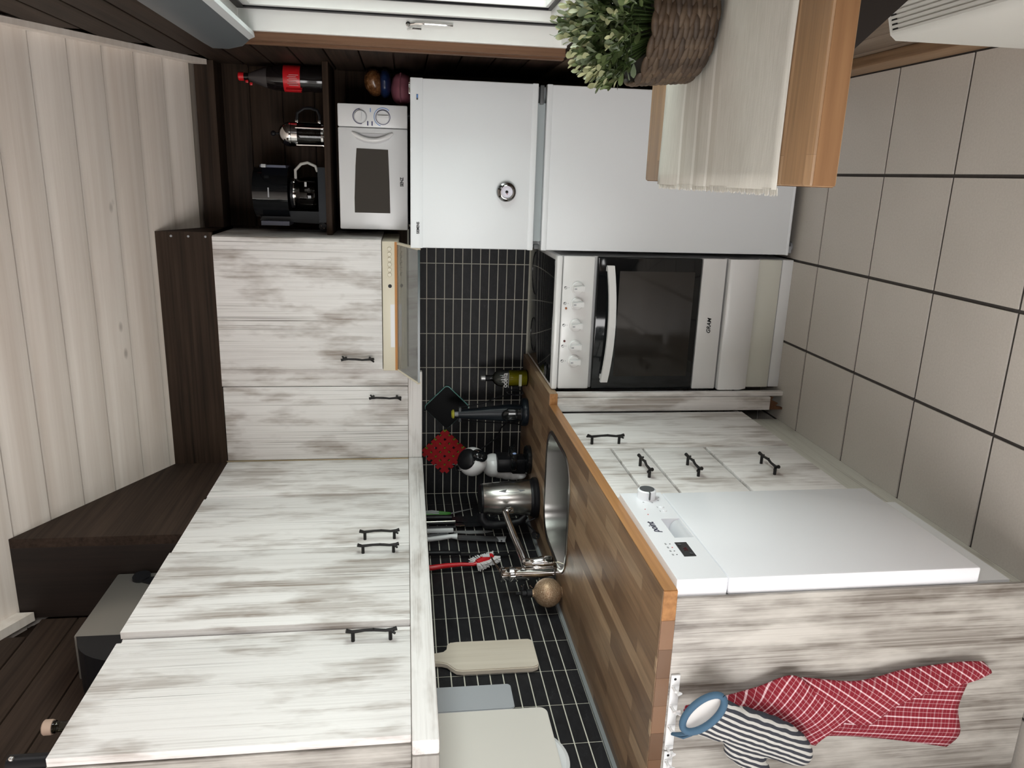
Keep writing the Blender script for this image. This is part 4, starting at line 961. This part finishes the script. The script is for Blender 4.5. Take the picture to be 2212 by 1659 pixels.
# soap dispenser
sd = thing('soap_dispenser', 'gold glitter ball soap dispenser with black pump', 'soap dispenser', (.082, -1.045, ZW))
gm, nt, p = newmat('gold_glitter'); v1 = N(nt, 'ShaderNodeTexVoronoi'); v1.inputs['Scale'].default_value = 900
nt.links.new(pos(nt, (1, 1, 1)), v1.inputs['Vector']); sx_ = N(nt, 'ShaderNodeSeparateColor'); nt.links.new(v1.outputs['Color'], sx_.inputs[0])
nt.links.new(ramp(nt, sx_.outputs[0], [(0, (.22, .12, .06)), (.7, (.46, .30, .18)), (1, (.85, .70, .52))]), p.inputs['Base Color'])
p.inputs['Metallic'].default_value = .6; p.inputs['Roughness'].default_value = .42
bpn = N(nt, 'ShaderNodeBump'); bpn.inputs['Strength'].default_value = .6; bpn.inputs['Distance'].default_value = .001; nt.links.new(sx_.outputs[1], bpn.inputs['Height']); nt.links.new(bpn.outputs[0], p.inputs['Normal'])
pr = [(.018, 0)]+[(.0495*math.sin(t), .048-.0495*math.cos(t)) for t in [math.radians(22+i*(158-22)/18) for i in range(19)]]+[(.013, .098), (.013, .104)]
MB().lathe((.082, -1.045, ZW), pr, 36).build('ball_body', gm, sd)
MB().lathe((.082, -1.045, ZW+.103), [(.0145, 0), (.0145, .018), (.009, .020), (.008, .030), (0, .030)], 18).build('collar', BLACK, sd)
MB().lathe((.082, -1.045, ZW+.128), [(.012, 0), (.012, .010), (0, .011)], 16).tube([(.082, -1.045, ZW+.133), (.100, -1.030, ZW+.132), (.105, -1.026, ZW+.127)], .004, 8).build('pump_head', BLACK, sd)

# ------------------------------------------------------------------ knives and tools on a magnetic bar
mbx = tag(bx('magnetic_strip', DGREY, None, .0105, .022, -.84, -.20, 1.372, 1.408, b=.002), 'dark magnetic bar on the sink wall holding knives', 'knife rack')
KX = .024
def tool(name, label, cat): return thing(name, label, cat, (KX, 0, 1.1), None)
def flat(m, pts, x0=KX, x1=None): return m.prism(pts, 0, x0, x1 or x0+.0018)
t = tool('kitchen_scissors', 'kitchen scissors with green and grey handles on the magnetic bar', 'scissors')
for s, mt in ((0, GREEN), (.018, GREEN)):
    MB().tube([(KX+.004, -.262-s, 1.385), (KX+.004, -.258-s, 1.33), (KX+.004, -.268-s*.6, 1.285), (KX+.003, -.268, 1.265)], [.009, .0095, .007, .005], 10).build('handle', mt, t)
    MB().tube([(KX+.010, -.262-s, 1.385), (KX+.011, -.259-s, 1.345), (KX+.010, -.264-s, 1.315)], [.005, .0055, .003], 8).build('grip_pad', GREYP, t)
flat(MB(), [(-.262, 1.268), (-.272, 1.268), (-.222, 1.165), (-.219, 1.167)]).build('blade', BLADE, t)
t = tool('kitchen_knife', 'black handled broad spatula knife next to the green scissors', 'knife')
MB().tube([(KX+.008, -.318, 1.395), (KX+.008, -.320, 1.33), (KX+.008, -.322, 1.262)], [.013, .0135, .012], 10).build('handle', BLACK, t)
flat(MB(), [(-.300, 1.265), (-.340, 1.262), (-.362, 1.205), (-.368, 1.130), (-.350, 1.078), (-.318, 1.075), (-.300, 1.11), (-.297, 1.20)]).build('blade', plain('black_blade', (.012, .013, .015), .25), t)
t = tool('kitchen_knife', 'black knife with pale stripe along its handle', 'knife')
MB().tube([(KX+.007, -.372, 1.395), (KX+.007, -.372, 1.33), (KX+.007, -.372, 1.25)], [.008, .009, .008], 10).build('handle', BLACK, t)
MB().tube([(KX+.016, -.376, 1.39), (KX+.016, -.374, 1.25)], .0025, 6).build('pale_stripe', plain('pale_steel', (.6, .57, .5), .3, .8), t)
flat(MB(), [(-.364, 1.25), (-.392, 1.25), (-.402, 1.19), (-.392, 1.11), (-.372, 1.10)]).build('blade', plain('black_blade_b', (.015, .016, .018), .25), t)
t = tool('corkscrew', 'dark waiter corkscrew between the knives', 'corkscrew')
MB().tube([(KX+.006, -.408, 1.395), (KX+.006, -.410, 1.34), (KX+.006, -.412, 1.25)], [.007, .008, .007], 10).build('handle', BLACK, t)
MB().tube([(KX+.008, -.405, 1.255), (KX+.013, -.418, 1.235), (KX+.010, -.408, 1.215)], .004, 6).build('bracket', CHROME, t)
t = tool('kitchen_knife', 'small knife with white square handle on the magnetic bar', 'knife')
bx('handle', WHITEP, t, KX, KX+.016, -.452, -.434, 1.262, 1.395, b=.004)
flat(MB(), [(-.436, 1.262), (-.452, 1.262), (-.466, 1.20), (-.466, 1.14), (-.452, 1.098), (-.445, 1.10), (-.440, 1.17)]).build('blade', BLADE, t)
t = tool('bread_knife', 'long knife with curved white and grey handle in a clear sheath', 'knife')
MB().tube([(KX+.009, -.520, 1.400), (KX+.009, -.521, 1.365), (KX+.009, -.512, 1.32), (KX+.009, -.500, 1.275), (KX+.008, -.502, 1.250)], [.009, .010, .010, .009, .013], 12).build('handle', WHITEP, t)
MB().tube([(KX+.018, -.510, 1.392), (KX+.019, -.508, 1.355), (KX+.018, -.498, 1.31), (KX+.016, -.492, 1.285)], [.004, .006, .006, .003], 8).build('grip_pad', DGREY, t)
flat(MB(), [(-.488, 1.252), (-.518, 1.248), (-.546, 1.07), (-.515, 1.055)], KX, KX+.008).build('sheath', plain('smoked_sheath', (.085, .085, .088), .18), t)
flat(MB(), [(-.517, 1.092), (-.544, 1.085), (-.547, 1.058), (-.516, 1.050)], KX-.001, KX+.0095).build('sheath_tip', plain('clear_tip', (.45, .46, .47), .2), t)
t = tool('carving_knife', 'long dark knife with a black handle near the red brush', 'knife')
MB().tube([(KX+.007, -.634, 1.40), (KX+.007, -.636, 1.33), (KX+.007, -.640, 1.262), (KX+.006, -.640, 1.245)], [.009, .0105, .009, .006], 10).build('handle', BLACK, t)
flat(MB(), [(-.630, 1.25), (-.650, 1.25), (-.662, 1.10), (-.655, 1.03), (-.648, 1.05), (-.640, 1.15)]).build('blade', plain('dark_blade', (.03, .03, .032), .3, .5), t)
t = thing('dish_brush', 'red dish brush with white bristles hanging on the tiles', 'brush', (.03, -.76, 1.2))
MB().tube([(.03, -.748, 1.405), (.032, -.752, 1.36), (.034, -.744, 1.31), (.034, -.738, 1.25), (.034, -.742, 1.205), (.038, -.738, 1.186)], [.009, .0105, .0095, .0075, .0065, .008], 12).build('handle', RED, t)
hd_ = [(.040, -.740, 1.192), (.044, -.722, 1.155), (.046, -.706, 1.130)]
MB().tube(hd_, [.012, .017, .013], 14).build('head', RED, t)
bx('sticker', WHITEP, t, .058, .0622, -.732, -.716, 1.142, 1.170)
m = MB()
for i in range(22):
    u_ = i/21; base = Vector(hd_[0]).lerp(Vector(hd_[2]), u_)
    for sgn_ in (-1, 1):
        for k in range(3):
            dv = (Vector((.1-.35*k, sgn_*.88, sgn_*.48))+Vector((0, .48, -.88))*((1.3*u_-.35)+random.uniform(-.12, .12))).normalized()
            m.tube([base+dv*.010, base+dv*(.036+random.uniform(-.003, .004))], [.0030, .0020], 5)
m.build('bristles', plain('white_bristles', (.72, .70, .70), .8), t)['kind'] = 'stuff'

# ------------------------------------------------------------------ chopping boards leaning on the wall
def board(poly, x0, x1, bev=.003):
    bm = bmesh.new(); f0 = bm.faces.new([bm.verts.new((x0, y_, z)) for y_, z in poly])
    r = bmesh.ops.extrude_face_region(bm, geom=[f0])
    for e in r['geom']:
        if isinstance(e, bmesh.types.BMVert): e.co.x = x1
    bmesh.ops.recalc_face_normals(bm, faces=bm.faces[:])
    ed = [e for e in bm.edges if abs(e.verts[0].co.x-e.verts[1].co.x) < 1e-6]
    bmesh.ops.bevel(bm, geom=ed, offset=bev, segments=2, affect='EDGES'); bm.verts.index_update()
    m = MB().add([v.co[:] for v in bm.verts], [[v.index for v in f.verts] for f in bm.faces]); bm.free(); return m
def rpoly(y0, y1, z0, z1, r):
    return rrect(y0, y1, z0, z1, r, 5)
wb_poly = [(-1.280, 1.44), (-1.282, 1.375), (-1.276, 1.345), (-1.262, 1.333), (-1.240, 1.330), (-1.230, 1.322), (-1.227, 1.30), (-1.229, 1.07), (-1.236, 1.060), (-1.25, 1.057),
           (-1.360, 1.057), (-1.372, 1.062), (-1.378, 1.078), (-1.377, 1.29), (-1.372, 1.310), (-1.358, 1.322), (-1.340, 1.335), (-1.332, 1.35), (-1.328, 1.375), (-1.327, 1.44)]
MAPLE = wood('pale_maple', 2, (.58, .51, .42), (.72, .655, .56), .5, fine=60, coarse=12)
tag(board(wb_poly, .012, .030).build('chopping_board', MAPLE), 'pale wooden paddle chopping board hanging on the tiles', 'board')
tag(board(rpoly(-1.543, -1.434, 1.155, 1.44, .012), .012, .020, .002).build('chopping_board', plain('translucent_plastic', (.42, .44, .47), .35)), 'small translucent plastic chopping board between two other boards', 'board')
tag(board(rpoly(-1.91, -1.568, 1.072, 1.44, .022), .030, .040, .003).build('chopping_board', plain('ivory_plastic', (.72, .69, .64), .45)), 'large ivory plastic chopping board hanging over a round one', 'board')
tag(MB().lathe((.012, -1.745, 1.170), [(.125, 0), (.128, .004), (.127, .009), (.118, .012), (.110, .009), (0, .009)], 56, (1, 0, 0)).build('round_plate', plain('white_ceramic', (.74, .75, .76), .2)), 'round white plate mostly hidden behind the large ivory chopping board', 'plate')

# ------------------------------------------------------------------ things on top of the wall cabinets
gl_ = thing('countertop_appliance', 'silver box-shaped appliance with black end lying on the wall cabinets', 'appliance', (.17, -1.25, ZT))
gx, gtop = .07, ZT+.235
SILV = plain('satin_silver', (.24, .225, .205), .35, .6)
bx('metal_shell', SILV, gl_, .060, .200, -1.365, -1.020, ZT+.006, ZT+.208, b=.006)
kk = []
for i in range(9):
    a = math.pi/2*i/8; kk.append((-1.366-.125*math.sin(a), ZT+.030+.160*math.cos(a)))
MB().prism([(-1.366, ZT+.006)]+[(-1.366, ZT+.200)]+kk[1:]+[(-1.47, ZT+.006)], 0, .060, .199).build('black_end', BLACK, gl_)
MB().prism(rrect(-1.085, -1.025, ZT+.10, ZT+.150, .024), 0, .199, .210).build('latch', BLACK, gl_)
MB().prism([(-1.085, ZT+.115), (-1.11, ZT+.06), (-1.13, ZT+.008), (-1.05, ZT+.008), (-1.06, ZT+.11)], 0, .199, .206).build('latch_arm', BLACK, gl_)
for y_ in (-1.05, -1.33): MB().lathe((.13, y_, ZT+.0005), [(.012, 0), (.012, .007)], 12).build('foot', BLACK, gl_)
cbt = thing('corked_bottle', 'small glass bottle with wide cork on the wall cabinets', 'bottle', (.20, -1.735, ZT))
MB().lathe((.20, -1.735, ZT), [(.024, 0), (.026, .004), (.026, .052), (.016, .070), (.012, .078), (.012, .100), (.0145, .102), (.0145, .106), (.012, .107)], 24).build('glass_body', glassy('corked_glass', (.70, .72, .62), alpha=.7), cbt)
MB().lathe((.20, -1.735, ZT+.107), [(.0165, 0), (.0175, .004), (.0175, .018), (.015, .021), (0, .021)], 24).build('cork', plain('cork_pink', (.42, .30, .23), .7), cbt)
blk = thing('clamp', 'black cylinder with chrome screw on the wall cabinets', 'clamp', (.25, -1.905, ZT))
MB().tube([(.25, -1.905, ZT+.001), (.25, -1.905, ZT+.118)], .017, 20).build('cylinder', BLACK, blk)
MB().ball((.266, -1.912, ZT+.108), .006).build('screw', CHROME, blk)

# ------------------------------------------------------------------ wall table with runner and plant, heater below
tb = thing('wall_table', 'solid wood table shelf fixed below the window', 'table', (1.65, -2.07, .91))
TZ0, TZ1 = .913, .950
bx('tabletop', PINE, tb, 1.461, W_R-.014, -2.418, -1.725, TZ0, TZ1, b=.004)
bx('front_edge', PINEEDGE, tb, 1.462, W_R-.015, -2.4188, -2.414, TZ0+.003, TZ1-.004)
bx('end_edge', OAKEND, tb, 1.4602, 1.462, -2.414, -1.729, TZ0+.003, TZ1-.004)
BRK = plain('dark_bracket', (.010, .006, .004), .6)
for y_ in (-2.30, -1.80):
    MB().prism([(W_R-.012, TZ0), (1.592, TZ0), (1.592, TZ0-.012), (W_R-.012, TZ0-.275)], 1, y_, y_+.022).build('bracket', BRK, tb)
def linen():
    m, nt, p = newmat('natural_linen')
    wv_ = N(nt, 'ShaderNodeTexWave', wave_type='BANDS', bands_direction='Y'); wv_.inputs['Scale'].default_value = 120; wv_.inputs['Distortion'].default_value = .6
    nt.links.new(pos(nt, (1, 1, 1)), wv_.inputs['Vector'])
    g_ = N(nt, 'ShaderNodeNewGeometry'); sp = N(nt, 'ShaderNodeSeparateXYZ'); nt.links.new(g_.outputs['Position'], sp.inputs[0])
    def win(a, b): return math_(nt, 'MULTIPLY', math_(nt, 'GREATER_THAN', sp.outputs[1], a), math_(nt, 'LESS_THAN', sp.outputs[1], b))
    z = math_(nt, 'MAXIMUM', win(-1.965, -1.945), math_(nt, 'MAXIMUM', win(-2.035, -2.015), win(-2.10, -2.08)))
    th = noise(nt, pos(nt, (30, 400, 30)), 1, 3); base = ramp(nt, th, [(.3, (.52, .505, .455)), (.7, (.60, .585, .535))])
    c = mix(nt, math_(nt, 'MULTIPLY', z, math_(nt, 'MULTIPLY', wv_.outputs['Fac'], .65)), base, (.40, .37, .31))
    pale = math_(nt, 'MAXIMUM', win(-1.945, -1.935), math_(nt, 'MAXIMUM', win(-2.015, -2.003), win(-2.08, -2.07)))
    c = mix(nt, math_(nt, 'MULTIPLY', pale, .5), c, (.80, .79, .75))
    nt.links.new(c, p.inputs['Base Color']); p.inputs['Roughness'].default_value = .95
    bump(nt, p, noise(nt, pos(nt, (500, 500, 500)), 1, 2), .35, .0006); return m
LIN = linen()
ru = thing('table_runner', 'natural linen table runner with fringed end lying on the table', 'runner', (1.6, -2.08, TZ1))
m = MB(); nx, ny = 16, 26
for i in range(nx+1):
    for j in range(ny+1):
        x = 1.455+(W_R-.02-1.455)*i/nx; y_ = -2.338+.006*math.sin(x*9)+(.512+.006*math.sin(x*14+1))*j/ny
        z = TZ1+.0022+.0022*math.sin(y_*38+x*3)*math.exp(-(x-1.455)*5)+.0012*math.sin(x*20+y_*12)
        m.v.append((x, y_, max(z, TZ1+.0016)))
for i in range(nx):
    for j in range(ny): m.f.append((i*(ny+1)+j, (i+1)*(ny+1)+j, (i+1)*(ny+1)+j+1, i*(ny+1)+j+1))
me = m.mesh('linen', LIN); o = link('linen', me, ru); md = o.modifiers.new('s', 'SOLIDIFY'); md.thickness = .0012; md.offset = 1
m = MB()
for i in range(230):
    y_ = -2.336+.508*i/229+random.uniform(-.001, .001)
    m.tube([(1.457, y_, TZ1+.0022), (1.450-random.uniform(0, .004), y_+random.uniform(-.002, .002), TZ1+.0018)], [.0012, .0008], 4)
m.build('fringe', LIN, ru)['kind'] = 'stuff'

pt = thing('potted_plant', 'bushy green artificial plant in a woven brown basket', 'plant', (1.728, -2.0, TZ1+.004))
PC = Vector((1.728, -2.0)); PZ = TZ1+.0075
DKB = plain('basket_core', (.030, .020, .013), .8)
MB().lathe((*PC, PZ), [(.082, 0), (.094, .008), (.103, .06), (.107, .112), (.100, .112), (.094, .095), (0, .095)], 36).build('basket_core', DKB, pt)
BSK = [wood('water_hyacinth_%d' % i, 2, c1, c2, .6, fine=80, coarse=30) for i, (c1, c2) in enumerate((((.030, .018, .010), (.082, .052, .031)), ((.040, .025, .015), (.105, .072, .046)), ((.024, .015, .009), (.068, .046, .032))))]
sm = [MB().ball((0, 0, 0), .0205, .0052, .0062, n=10, m=7).mesh('strand', b_) for b_ in BSK]
for rw in range(13):
    for k in range(20):
        a = 2*math.pi*(k+.5*(rw % 2)+random.uniform(-.06, .06))/20; z = PZ+.0085+.0086*rw
        r = .098+.010*rw/12-(.008 if rw == 0 else 0)
        o = bpy.data.objects.new('strand', random.choice(sm)); COL.objects.link(o); o.parent = pt; o.matrix_parent_inverse = Matrix.Translation(-pt.location)
        px_, py_ = PC.x+r*math.cos(a), PC.y+r*math.sin(a)
        o.location = (min(px_, W_R-.03), py_, z); o.rotation_euler = (random.uniform(-.1, .1), random.choice((.14, .06))*(1 if rw % 2 else -1), a+math.pi/2)
# leaves
def leafmat(nm, c, tr=.2): return plain(nm, c, .45, Subsurface_Weight=0)
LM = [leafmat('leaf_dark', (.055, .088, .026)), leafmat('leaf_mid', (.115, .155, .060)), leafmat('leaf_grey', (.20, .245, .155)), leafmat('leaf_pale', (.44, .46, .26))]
def leafmesh(mt, w_):
    prof = [(0, .05), (.25, .30*w_), (.55, .50*w_), (.8, .46*w_), (1.0, .12)]
    m = MB()
    for t, hw in prof:
        zc = .10*math.sin(t*2.2); m.v += [(t, -hw*.5, zc+.03), (t, 0, zc), (t, hw*.5, zc+.03)]
    for i in range(4):
        for k in range(2): m.f.append((i*3+k, (i+1)*3+k, (i+1)*3+k+1, i*3+k+1))
    return m
lme = [leafmesh(mt, 1.2).mesh('leaf', mt) for mt in LM]
leaves = []; stems = MB()
for s in range(150):
    a = random.uniform(0, 2*math.pi); rr = math.sqrt(random.random()); 
    tip = Vector((PC.x+.120*rr*math.cos(a), PC.y+.120*rr*math.sin(a), PZ+.115+.125*math.sqrt(max(0, 1-(rr*.93)**2))*random.uniform(.75, 1.05)))
    if tip.x > W_R-.045: tip.x = W_R-.045-random.uniform(0, .05)
    root = Vector((PC.x+.055*rr*math.cos(a), PC.y+.055*rr*math.sin(a), PZ+.09))
    stems.tube([root, root.lerp(tip, .6)+Vector((0, 0, .008)), tip], [.0016, .0013, .001], 5)
    dirn = (tip-root).normalized(); pale = random.random() < .35
    for k in range(10):
        f_ = .45+.55*k/9; p0 = root.lerp(tip, f_); g_ = k*2.4+s
        side = dirn.orthogonal().normalized(); side.rotate(Quaternion(dirn, g_)); op = .9 if k < 7 else .35
        d_ = (side*op+dirn*(1-op*.4)).normalized(); L_ = random.uniform(.015, .023)*(1.0 if k < 8 else .85)
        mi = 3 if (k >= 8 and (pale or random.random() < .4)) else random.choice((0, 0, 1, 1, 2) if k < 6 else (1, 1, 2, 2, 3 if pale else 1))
        leaves.append((p0, d_, L_, mi, random.uniform(-.6, .6)))
stems.build('stems', LM[0], pt)
def leafmx(l):
    p0, d_, L_, mi, tw_ = l; qn = d_.to_track_quat('X', 'Z') @ Quaternion((1, 0, 0), tw_)
    return Matrix.Translation(p0) @ qn.to_matrix().to_4x4() @ Matrix.Scale(L_, 4)
leaves = [l for l in leaves if l[0].x < W_R-.035]
leaves.sort(key=lambda l: (l[0]-CAM).length-(.10 if l[0].x < 1.74 else 0))
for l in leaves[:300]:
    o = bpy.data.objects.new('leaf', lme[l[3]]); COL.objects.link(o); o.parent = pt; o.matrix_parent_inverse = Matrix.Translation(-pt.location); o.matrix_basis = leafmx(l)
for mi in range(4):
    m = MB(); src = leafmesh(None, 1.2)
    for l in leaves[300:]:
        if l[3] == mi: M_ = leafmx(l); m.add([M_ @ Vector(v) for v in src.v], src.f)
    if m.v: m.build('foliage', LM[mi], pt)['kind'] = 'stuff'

ht = thing('wall_heater', 'white electric panel heater with slotted top under the table', 'heater', (1.81, -2.1, .06))
HX = 1.765; HY0, HY1 = -2.62, -1.712
HW = plain('heater_white', (.62, .61, .57), .4)
MB().prism([(HX, .055), (HX, .418), (HX+.010, .432), (HX+.074, .452), (HX+.074, .055)], 1, HY0, HY1).build('casing', HW, ht)
for i in range(6):
    x = HX+.012+.0088*i; z = .4335+(x-HX-.010)*.3125
    MB().prism([(x, z+.0002), (x+.0048, z+.0017), (x+.0050, z+.0026), (x, z+.0012)], 1, HY0+.02, HY1-.012).build('grille_bar', HW, ht)
    bx('slot', BLACK, ht, x+.0052, x+.0082, HY1-.030, HY1-.014, z+.0015, z+.0030)
MB().prism([(HX+.066, .4495), (HX+.074, .452), (HX+.074, .466), (HX+.066, .466)], 1, HY0, HY1).build('back_rail', HW, ht)
for y_ in (-1.85, -2.45): bx('wall_bracket', GREYP, ht, HX+.074, W_R-.012, y_-.02, y_+.02, .15, .40)
